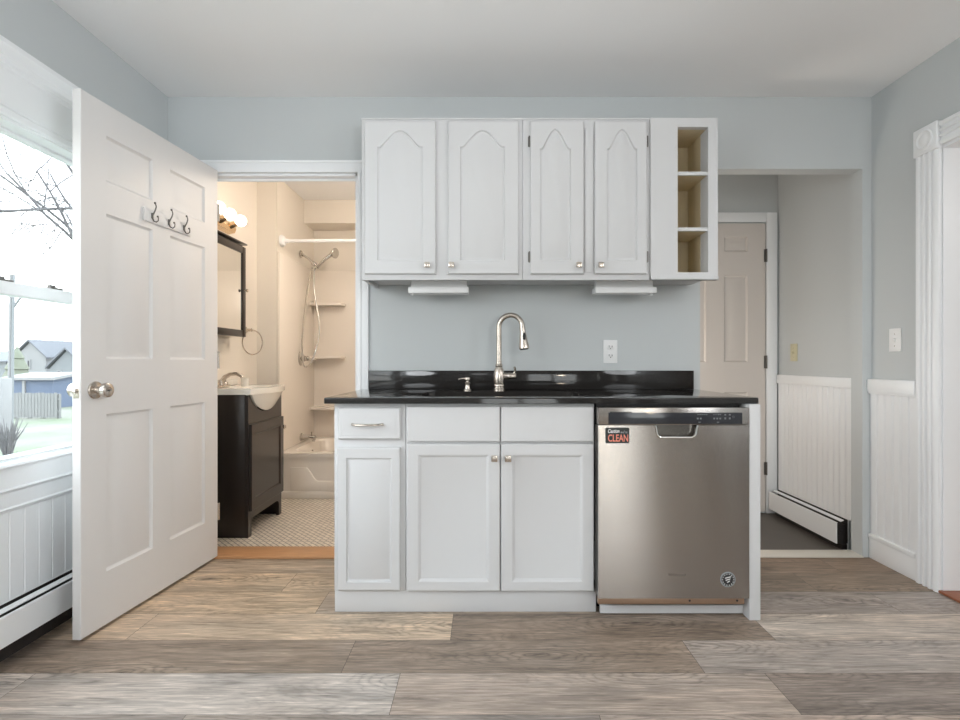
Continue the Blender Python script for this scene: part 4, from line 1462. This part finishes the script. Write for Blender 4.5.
# medicine cabinet
gx_ = -1.60
my0, my1, mzb, mzt = 2.99, 3.47, 1.205, 1.83
mc = thing('medicine_cabinet', 'dark framed mirror cabinet on the bathroom wall', 'mirror cabinet', ((BXL + gx_) / 2, (my0 + my1) / 2, mzb))
MB().box(BXL + .001, gx_ - .022, my0 + .006, my1 - .006, mzb + .01, mzt - .012).box(BXL + .001, gx_ + .008, my0 - .006, my1 + .004, mzt - .010, mzt, .002).obj('body', 'espresso', mc)
CM = Matrix.Translation((gx_, my0, 0)) @ Matrix.Rotation(PI / 2, 4, 'Z')
fr = MB()
wv = my1 - my0
for a0, a1, z0_, z1_ in ((0, .045, mzb, mzt - .025), (wv - .045, wv, mzb, mzt - .025), (.045, wv - .045, mzb, mzb + .045), (.045, wv - .045, mzt - .070, mzt - .025)):
    fr.box(a0, a1, 0, .02, z0_, z1_, .004)
fr.xform(CM)
fo = fr.obj('door_frame', 'espresso', mc)
MB().box(.044, wv - .044, .008, .014, mzb + .044, mzt - .069).xform(CM).obj('mirror', 'mirror', mc)
MB().lathe([(.005, 0), (.004, .010), (.010, .016), (.011, .021), (0, .025)], (gx_, my1 - .022, 1.515), (1, 0, 0), 14).obj('knob', 'nickel', fo)

# vanity light
vl = thing('vanity_light', 'brass bar light with three lit globe bulbs above the mirror', 'light fixture', (BXL, 3.25, 1.90))
MB().prism([(BXL + .001, 1.895), (BXL + .045, 1.905), (BXL + .055, 1.93), (BXL + .045, 1.958), (BXL + .001, 1.968)], 'y', 2.99, 3.47).obj('bar', 'brass', vl)
for yy, zz_ in ((3.125, 1.975), (3.262, 1.972), (3.405, 1.970)):
    so_ = MB().lathe([(.022, 0), (.022, .02), (.017, .04), (.016, .055)], (BXL + .045, yy, 1.935), (1, 0, .42), 16).obj('socket', 'brass', vl)
    MB().ball((-1.605, yy, zz_), .037, n=20).obj('bulb', 'globe', so_)

# towel ring
ty, tz_ = 3.735, 1.18
tw = thing('towel_ring', 'round nickel towel ring hanging beside the mirror cabinet', 'towel ring', (BXL, ty, tz_))
MB().lathe([(.024, .001), (.024, .006), (.012, .012), (.010, .04), (.013, .048), (0, .05)], (BXL, ty - .02, tz_ + .088), (1, 0, 0), 18).obj('wall_post', 'nickel', tw)
MB().tube([(BXL + .045 + .040 * math.cos(2 * PI * i / 36), ty + .072 * math.cos(2 * PI * i / 36), tz_ + .088 * math.sin(2 * PI * i / 36)) for i in range(36)], .0042, 8, True).obj('ring', 'nickel', tw)

# ------------------------------------------------------------------ tub, surround, shower
tx0, tx1, ty0, ty1, tzt = BXS + .003, 0.095, BYC, BYR - .004, .345
tb = thing('bathtub', 'cream bathtub with sculpted apron at the back of the bathroom', 'bathtub', ((tx0 + tx1) / 2, (ty0 + ty1) / 2, 0))
t_ = MB()
hole3 = round_rect(tx0 + .07, tx1 - .07, ty0 + .085, ty1 - .06, .12, 7)
t_.plate([(tx0, ty0), (tx1, ty0), (tx1, ty1), (tx0, ty1)], [hole3[::-1]], tzt - .03, tzt)
lps = []
for ins, z_ in ((0, tzt), (.02, tzt - .02), (.05, .15), (.11, .085), (.2, .08)):
    lps.append([t_.bm.verts.new((p[0], p[1], z_)) for p in (inset(hole3, ins) if ins else hole3)])
for A, B in zip(lps, lps[1:]):
    for i in range(len(A)):
        t_.bm.faces.new((A[i], A[(i + 1) % len(A)], B[(i + 1) % len(A)], B[i]))
t_.bm.faces.new(lps[-1])
t_.box(tx0, tx1, ty0 + .012, ty0 + .035, 0, tzt - .03)
t_.box(tx0, tx1, ty0, ty0 + .03, 0, .055, .004)
t_.obj('basin', 'acrylic', tb, 45)
ap = MB()
ax = lambda px: gx(px, ty0)
az = lambda py: gz(py, ty0)
curve = [(ax(290), az(467.5)), (ax(305), az(467.5))]
for i in range(1, 9):
    s_ = i / 9
    curve.append((ax(305) + (ax(318) - ax(305)) * s_, az(467.5) + (az(481.2) - az(467.5)) * (0.5 - 0.5 * math.cos(PI * s_))))
curve += [(ax(318), az(481.2)), (tx1 - .3, az(481.2))]
pl_ = curve + [(tx1 - .3, .055), (ax(290), .055)]
ap.prism(pl_, 'y', ty0 + .002, ty0 + .014)
bmesh.ops.bevel(ap.bm, geom=[e for e in ap.bm.edges if all(v.co.y < ty0 + .003 for v in e.verts)], offset=.007, segments=2, profile=.5, affect='EDGES')
ap.obj('apron_relief', 'acrylic', tb)
MB().lathe([(.034, 0), (.034, .005), (.026, .010), (0, .012)], (tx0 + .095, 4.42, .262), (1, 0, .35), 20).obj('overflow_plate', 'chrome', tb)

su = thing('shower_surround', 'cream moulded shower surround with corner ledges', 'shower surround', (BXS, 4.4, tzt))
sz1 = 1.875
MB().box(BXS + .002, BXS + .006, BYC + .012, BYR - .009, tzt + .001, sz1, .0015).box(BXS + .002, BXS + .012, BYC + .004, BYC + .03, tzt + .001, sz1, .003).obj('side_panel', 'acrylic', su)
MB().box(BXS + .002, .094, BYR - .008, BYR - .002, tzt + .001, sz1, .002).obj('back_panel', 'acrylic', su)
for py in (303.5, 356.0, 406.5):
    zc = gz(py, 4.70)
    x1_ = gx(344.5, 4.70)
    MB().prism([(BXS + .007, BYR - .010), (BXS + .007, BYR - .13), (x1_ - .06, BYR - .13), (x1_ - .02, BYR - .11), (x1_, BYR - .07), (x1_, BYR - .010)], 'z', zc - .022, zc).obj('ledge', 'acrylic', su)

ry, rz = 3.99, gz(241, 3.99)
rd = thing('shower_rod', 'white shower curtain rod across the tub', 'curtain rod', (BXS, ry, rz))
MB().tube([(BXS + .01, ry, rz), (-.6, ry, rz + .004), (.09, ry, rz + .006)], .0125, 14).obj('rod', 'plastic', rd)
MB().lathe([(.046, .002), (.046, .012), (.036, .028), (.020, .034), (.016, .06), (0, .06)], (BXS, ry, rz), (1, 0, 0), 24).obj('flange', 'plastic', rd)

qy = 4.40
qz = 1.955
shw = thing('hand_shower_set', 'chrome hand shower on its arm with a hanging hose', 'shower head', (BXS, qy, qz))
P = lambda px, py, d: Vector((gx(px, d), d, gz(py, d)))
w_ = P(300, 254, qy)
MB().lathe([(.032, .007), (.032, .012), (.022, .022), (.012, .026), (0, .026)], (BXS, qy, w_.z), (1, 0, 0), 20).obj('wall_flange', 'showermetal', shw)
j = P(314, 264, qy)
MB().tube([(BXS + .02, qy, w_.z), w_ + Vector((.03, 0, -.012)), (w_ + j) / 2 + Vector((.01, 0, .006)), j], [.010, .010, .010, .012], 12).lathe([(.016, -.02), (.019, -.01), (.019, .012), (.014, .02), (0, .02)], j, (.7, 0, -.5), 16).obj('shower_arm', 'showermetal', shw)
hb, he = P(317, 268, qy), P(333, 253.5, qy)
hs = MB().tube([hb, hb.lerp(he, .5) + Vector((0, -.01, .01)), he], [.012, .015, .017], 14)
hs.lathe([(.014, -.02), (.030, 0), (.044, .018), (.045, .026), (.040, .030), (0, .030)], he + Vector((.0, 0, .004)), (.75, -.3, -.12), 22)
hs.obj('hand_shower', 'showermetal', shw)
ho = []
ctrl = [P(316, 268, qy), P(314, 272, qy), P(314, 288, qy - .03), P(316.5, 305, qy - .05), P(319, 320, qy - .06), P(319, 335, qy - .06), P(316, 349, qy - .08), P(311, 362, qy - .085), P(305, 367, qy - .085),
        P(302.5, 356, qy - .08), P(302.5, 335, qy - .07), P(305, 310, qy - .04), P(307.5, 290, qy - .02), P(310.5, 272, qy), P(313, 267, qy)]
for i in range(len(ctrl) - 1):
    p0, p1, p2, p3 = ctrl[max(i - 1, 0)], ctrl[i], ctrl[i + 1], ctrl[min(i + 2, len(ctrl) - 1)]
    for k in range(5):
        t = k / 5
        ho.append(0.5 * ((2 * p1) + (p2 - p0) * t + (2 * p0 - 5 * p1 + 4 * p2 - p3) * t * t + (3 * p1 - p0 - 3 * p2 + p3) * t ** 3))
MB().tube(ho, .0075, 8).obj('hose', 'showermetal', shw)
vvz = gz(358.5, qy)
sv = thing('shower_valve', 'round chrome shower valve with lever below the hanging hose', 'shower valve', (BXS, qy, vvz))
MB().lathe([(.062, .0065), (.062, .012), (.050, .020), (.026, .024), (.024, .050), (0, .052)], (BXS, qy, vvz), (1, 0, 0), 28).obj('escutcheon', 'showermetal', sv)
MB().lathe([(.020, .050), (.022, .062), (.018, .078), (0, .08)], (BXS, qy, vvz), (1, 0, 0), 18).tube([(BXS + .065, qy, vvz), (BXS + .085, qy + .015, vvz - .004), (BXS + .118, qy + .035, vvz - .008)], [.010, .009, .008], 10).obj('lever', 'showermetal', sv)
sz_ = gz(437, qy)
sp = thing('tub_spout', 'chrome tub filler spout above the tub rim', 'tub spout', (BXS, qy, sz_))
MB().lathe([(.034, .0095), (.034, .015), (.027, .021), (.025, .060), (.024, .115), (.020, .135), (0, .138)], (BXS, qy, sz_), (1, 0, -.06), 20).box(BXS + .105, BXS + .128, qy - .014, qy + .014, sz_ - .040, sz_ - .012, .004).obj('spout', 'showermetal', sp)
MB().lathe([(.005, .018), (.005, .034), (.008, .036), (.008, .044), (0, .045)], (BXS + .10, qy, sz_), (0, 0, 1), 10).obj('diverter', 'showermetal', sp)

# ------------------------------------------------------------------ outside the window
GZ = -1.8
struct(MB().box(-70, 60, -40, 90, GZ - .2, GZ), 'ground', 'lawn', 'pale wintry lawn outside the window', 'lawn')


def at(px, d, z=GZ):
    return Vector((gx(px, d), d, z))


# board fence
fd = 25.5
fx0, fx1 = gx(12, fd), gx(58, fd)
fn = thing('board_fence', 'low white board fence across the lawn in front of the blue shed', 'fence', ((fx0 + fx1) / 2, fd, GZ))
zf = gz(393, fd)
m = MB()
x = fx0
rf = random.Random(11)
while x < fx1 - .14:
    m.box(x, x + .14, fd, fd + .03, GZ + .05, zf + rf.uniform(-.03, .03))
    x += .16
m.obj('boards', 'extfence', fn)
m = MB()
m.box(fx0, fx1, fd + .03, fd + .08, GZ + .3, GZ + .4).box(fx0, fx1, fd + .03, fd + .08, zf - .35, zf - .25)
m.obj('rails', 'extfence', fn)
for k in range(4):
    xx = fx0 + (fx1 - fx0 - .12) * k / 3
    MB().box(xx, xx + .12, fd + .08, fd + .2, GZ, zf - .05).obj('post', 'extfence', fn)


def house(name, label, pxa, pxb, d, dep, ze, zr, wall, roof, cat='house', axis='x', group=None, wins=()):
    xa_, xb_ = gx(pxa, d), gx(pxb, d)
    t = thing(name, label, cat, ((xa_ + xb_) / 2, d + dep / 2, GZ), group)
    ym = d + dep / 2
    xm = (xa_ + xb_) / 2
    b_ = MB()
    o_ = .25
    if axis == 'x':       # ridge runs along x
        b_.prism([(d, GZ), (d + dep, GZ), (d + dep, ze), (ym, zr - .1), (d, ze)], 'x', xa_, xb_)
        r_m = MB().prism([(d - o_, ze - .06), (ym, zr), (d + dep + o_, ze - .06), (d + dep + o_, ze + .1), (ym, zr + .16), (d - o_, ze + .1)], 'x', xa_ - o_, xb_ + o_)
    else:
        b_.prism([(xa_, GZ), (xb_, GZ), (xb_, ze), (xm, zr - .1), (xa_, ze)], 'y', d, d + dep)
        r_m = MB().prism([(xa_ - o_, ze - .06), (xm, zr), (xb_ + o_, ze - .06), (xb_ + o_, ze + .1), (xm, zr + .16), (xa_ - o_, ze + .1)], 'y', d - o_, d + dep + o_)
    b_.obj('walls', wall, t)
    r_m.obj('roof', roof, t)
    for pa, pb, z0_, z1_ in wins:
        w1 = MB().box(gx(pa, d), gx(pb, d), d - .06, d - .002, z0_, z1_).obj('window_trim', 'extwhite', t)
        MB().box(gx(pa, d) + .12, gx(pb, d) - .12, d - .09, d - .055, z0_ + .12, z1_ - .12).obj('pane', 'dwglass', w1)
    return t


sd_ = house('garden_shed', 'low blue shed with a flat white roof behind the white fence', 8, 53, 31, 4, gz(379, 31), gz(377, 31) + .1, 'extblue', 'extwhite', 'shed')
MB().box(gx(23.5, 31), gx(26, 31), 30.9, 30.998, GZ, gz(379, 31) - .1).obj('corner_board', 'extwhite', sd_)
house('neighbour_house', 'tall pale house with a grey gable roof above the shed', 14, 46, 48, 9, gz(358, 48), gz(341, 48), 'extwhite', 'extroof', axis='y', group='houses beyond the lawn', wins=((27, 31, .3, 1.2),))
house('neighbour_house', 'grey house with a broad gable roof beyond the shed end', 50, 84, 44, 9, gz(368, 44), gz(349, 44), 'extgreyhouse', 'extroof', axis='y', group='houses beyond the lawn', wins=((57, 62, -.6, .3),))
house('neighbour_house', 'distant low house with a long roof peeping behind the pole', -40, 6, 52, 9, gz(362, 52), gz(352, 52), 'extgreyhouse', 'extroof', group='houses beyond the lawn')

pd = 20.0
pxx = gx(10.5, pd)
up = thing('utility_pole', 'pale twin post with a bracket standing on the lawn', 'pole', (pxx, pd, GZ))
MB().tube([(pxx - .09, pd, GZ), (pxx + .02, pd, 4.4)], .05, 10).obj('post', 'extwhite', up)
MB().tube([(pxx + .05, pd, GZ), (pxx + .13, pd, 4.4)], .045, 10).obj('post', 'extgreyhouse', up)
MB().tube([(pxx + .10, pd, 3.1), (pxx + .35, pd, 3.45), (pxx + .55, pd, 3.6)], .04, 8).obj('bracket', 'extgreyhouse', up)
bxh = MB().box(gx(3, 19), gx(7.5, 19), 18.8, 19.2, GZ, gz(378, 19), .03)
tag(bxh.obj('utility_box', 'extwhite'), 'white utility box standing beside the twin post', 'utility box')


# bare tree just outside
def tree(name, label, base, height, seedv, spread, depth=5, lean=(0, 0, 0)):
    rg = random.Random(seedv)
    mbt = MB()

    def grow(p, d, ln, r, lev):
        pts = [p]
        rs = [r]
        n = 4
        for i in range(n):
            d = (d + Vector((rg.uniform(-1, 1), rg.uniform(-1, 1), rg.uniform(-.6, .5))) * (.05 if lev == 0 else .2)).normalized()
            p = p + d * ln / n
            pts.append(p)
            rs.append(max(.0035, r * (1 - .4 * (i + 1) / n)))
        mbt.tube(pts, rs, 6 if lev < 2 else 4)
        if lev >= depth:
            return
        for k in range(3 if lev else 12):
            sd2 = Vector((rg.uniform(-1, .7), rg.uniform(-1, 1), rg.uniform(-.55, .35) if lev or k % 2 else rg.uniform(.3, 1.3)))
            nd = (d * (.5 if lev else .25) + sd2 * spread).normalized()
            s0 = pts[rg.randint(2, n)] if lev else pts[n] + (pts[n - 1] - pts[n]) * rg.random()
            grow(s0, nd, (1.5 if lev == 0 else ln * rg.uniform(.6, .85)), (.026 if lev == 0 else rs[-1] * .75), lev + 1)

    grow(base, Vector((0, 0, 1)) + Vector(lean), height, .10, 0)
    return mbt.obj(name, 'bark')


tag(tree('bare_tree', '', Vector((gx(105, 9.5), 9.5, GZ)), 6.3, 4, .8, 5, (0, 0, 0)), 'leafless tree whose thin branches cross the sky in the window', 'tree')


def shrub(px, d, h, r, label, sv):
    c_ = at(px, d)
    rg = random.Random(sv)
    t = thing('bare_shrub', label, 'shrub', c_, 'shrubs on the lawn')
    mbt = MB()
    for k in range(26):
        a, e = rg.uniform(0, 2 * PI), rg.uniform(.2, 1)
        mid = c_ + Vector((math.cos(a) * r * .4 * e, math.sin(a) * r * .4 * e, h * .5))
        tip = c_ + Vector((math.cos(a) * r * e, math.sin(a) * r * e, h * rg.uniform(.7, 1)))
        mbt.tube([c_, mid, tip], [.02, .014, .006], 4)
        for q in range(2):
            tp_ = mid + (tip - mid) * .4 + Vector((rg.uniform(-.3, .3), rg.uniform(-.3, .3), rg.uniform(.1, .4))) * r
            mbt.tube([mid, tp_], [.010, .005], 4)
    mbt.obj('branches', 'bark', t)


shrub(8, 14.0, 1.3, .55, 'twiggy shrub on the lawn beside the twin post', 3)
shrub(20, 12.0, .75, .55, 'low twiggy shrub on the lawn nearer the window', 8)
ev = thing('evergreen_tree', 'pale green conical tree between the twin post and the pale house', 'tree', at(17, 38))
c_ = at(17, 38)
MB().lathe([(.2, 0), (.18, .6), (.0, 1.0)], c_, (0, 0, 1), 8).obj('trunk', 'bark', ev)
MB().lathe([(.3, .5), (1.1, .6), (.8, 1.4), (.95, 1.45), (.6, 2.2), (.72, 2.25), (.38, 3.0), (.45, 3.05), (0, 4.0)], c_, (0, 0, 1), 14).obj('foliage', 'extshrub', ev)
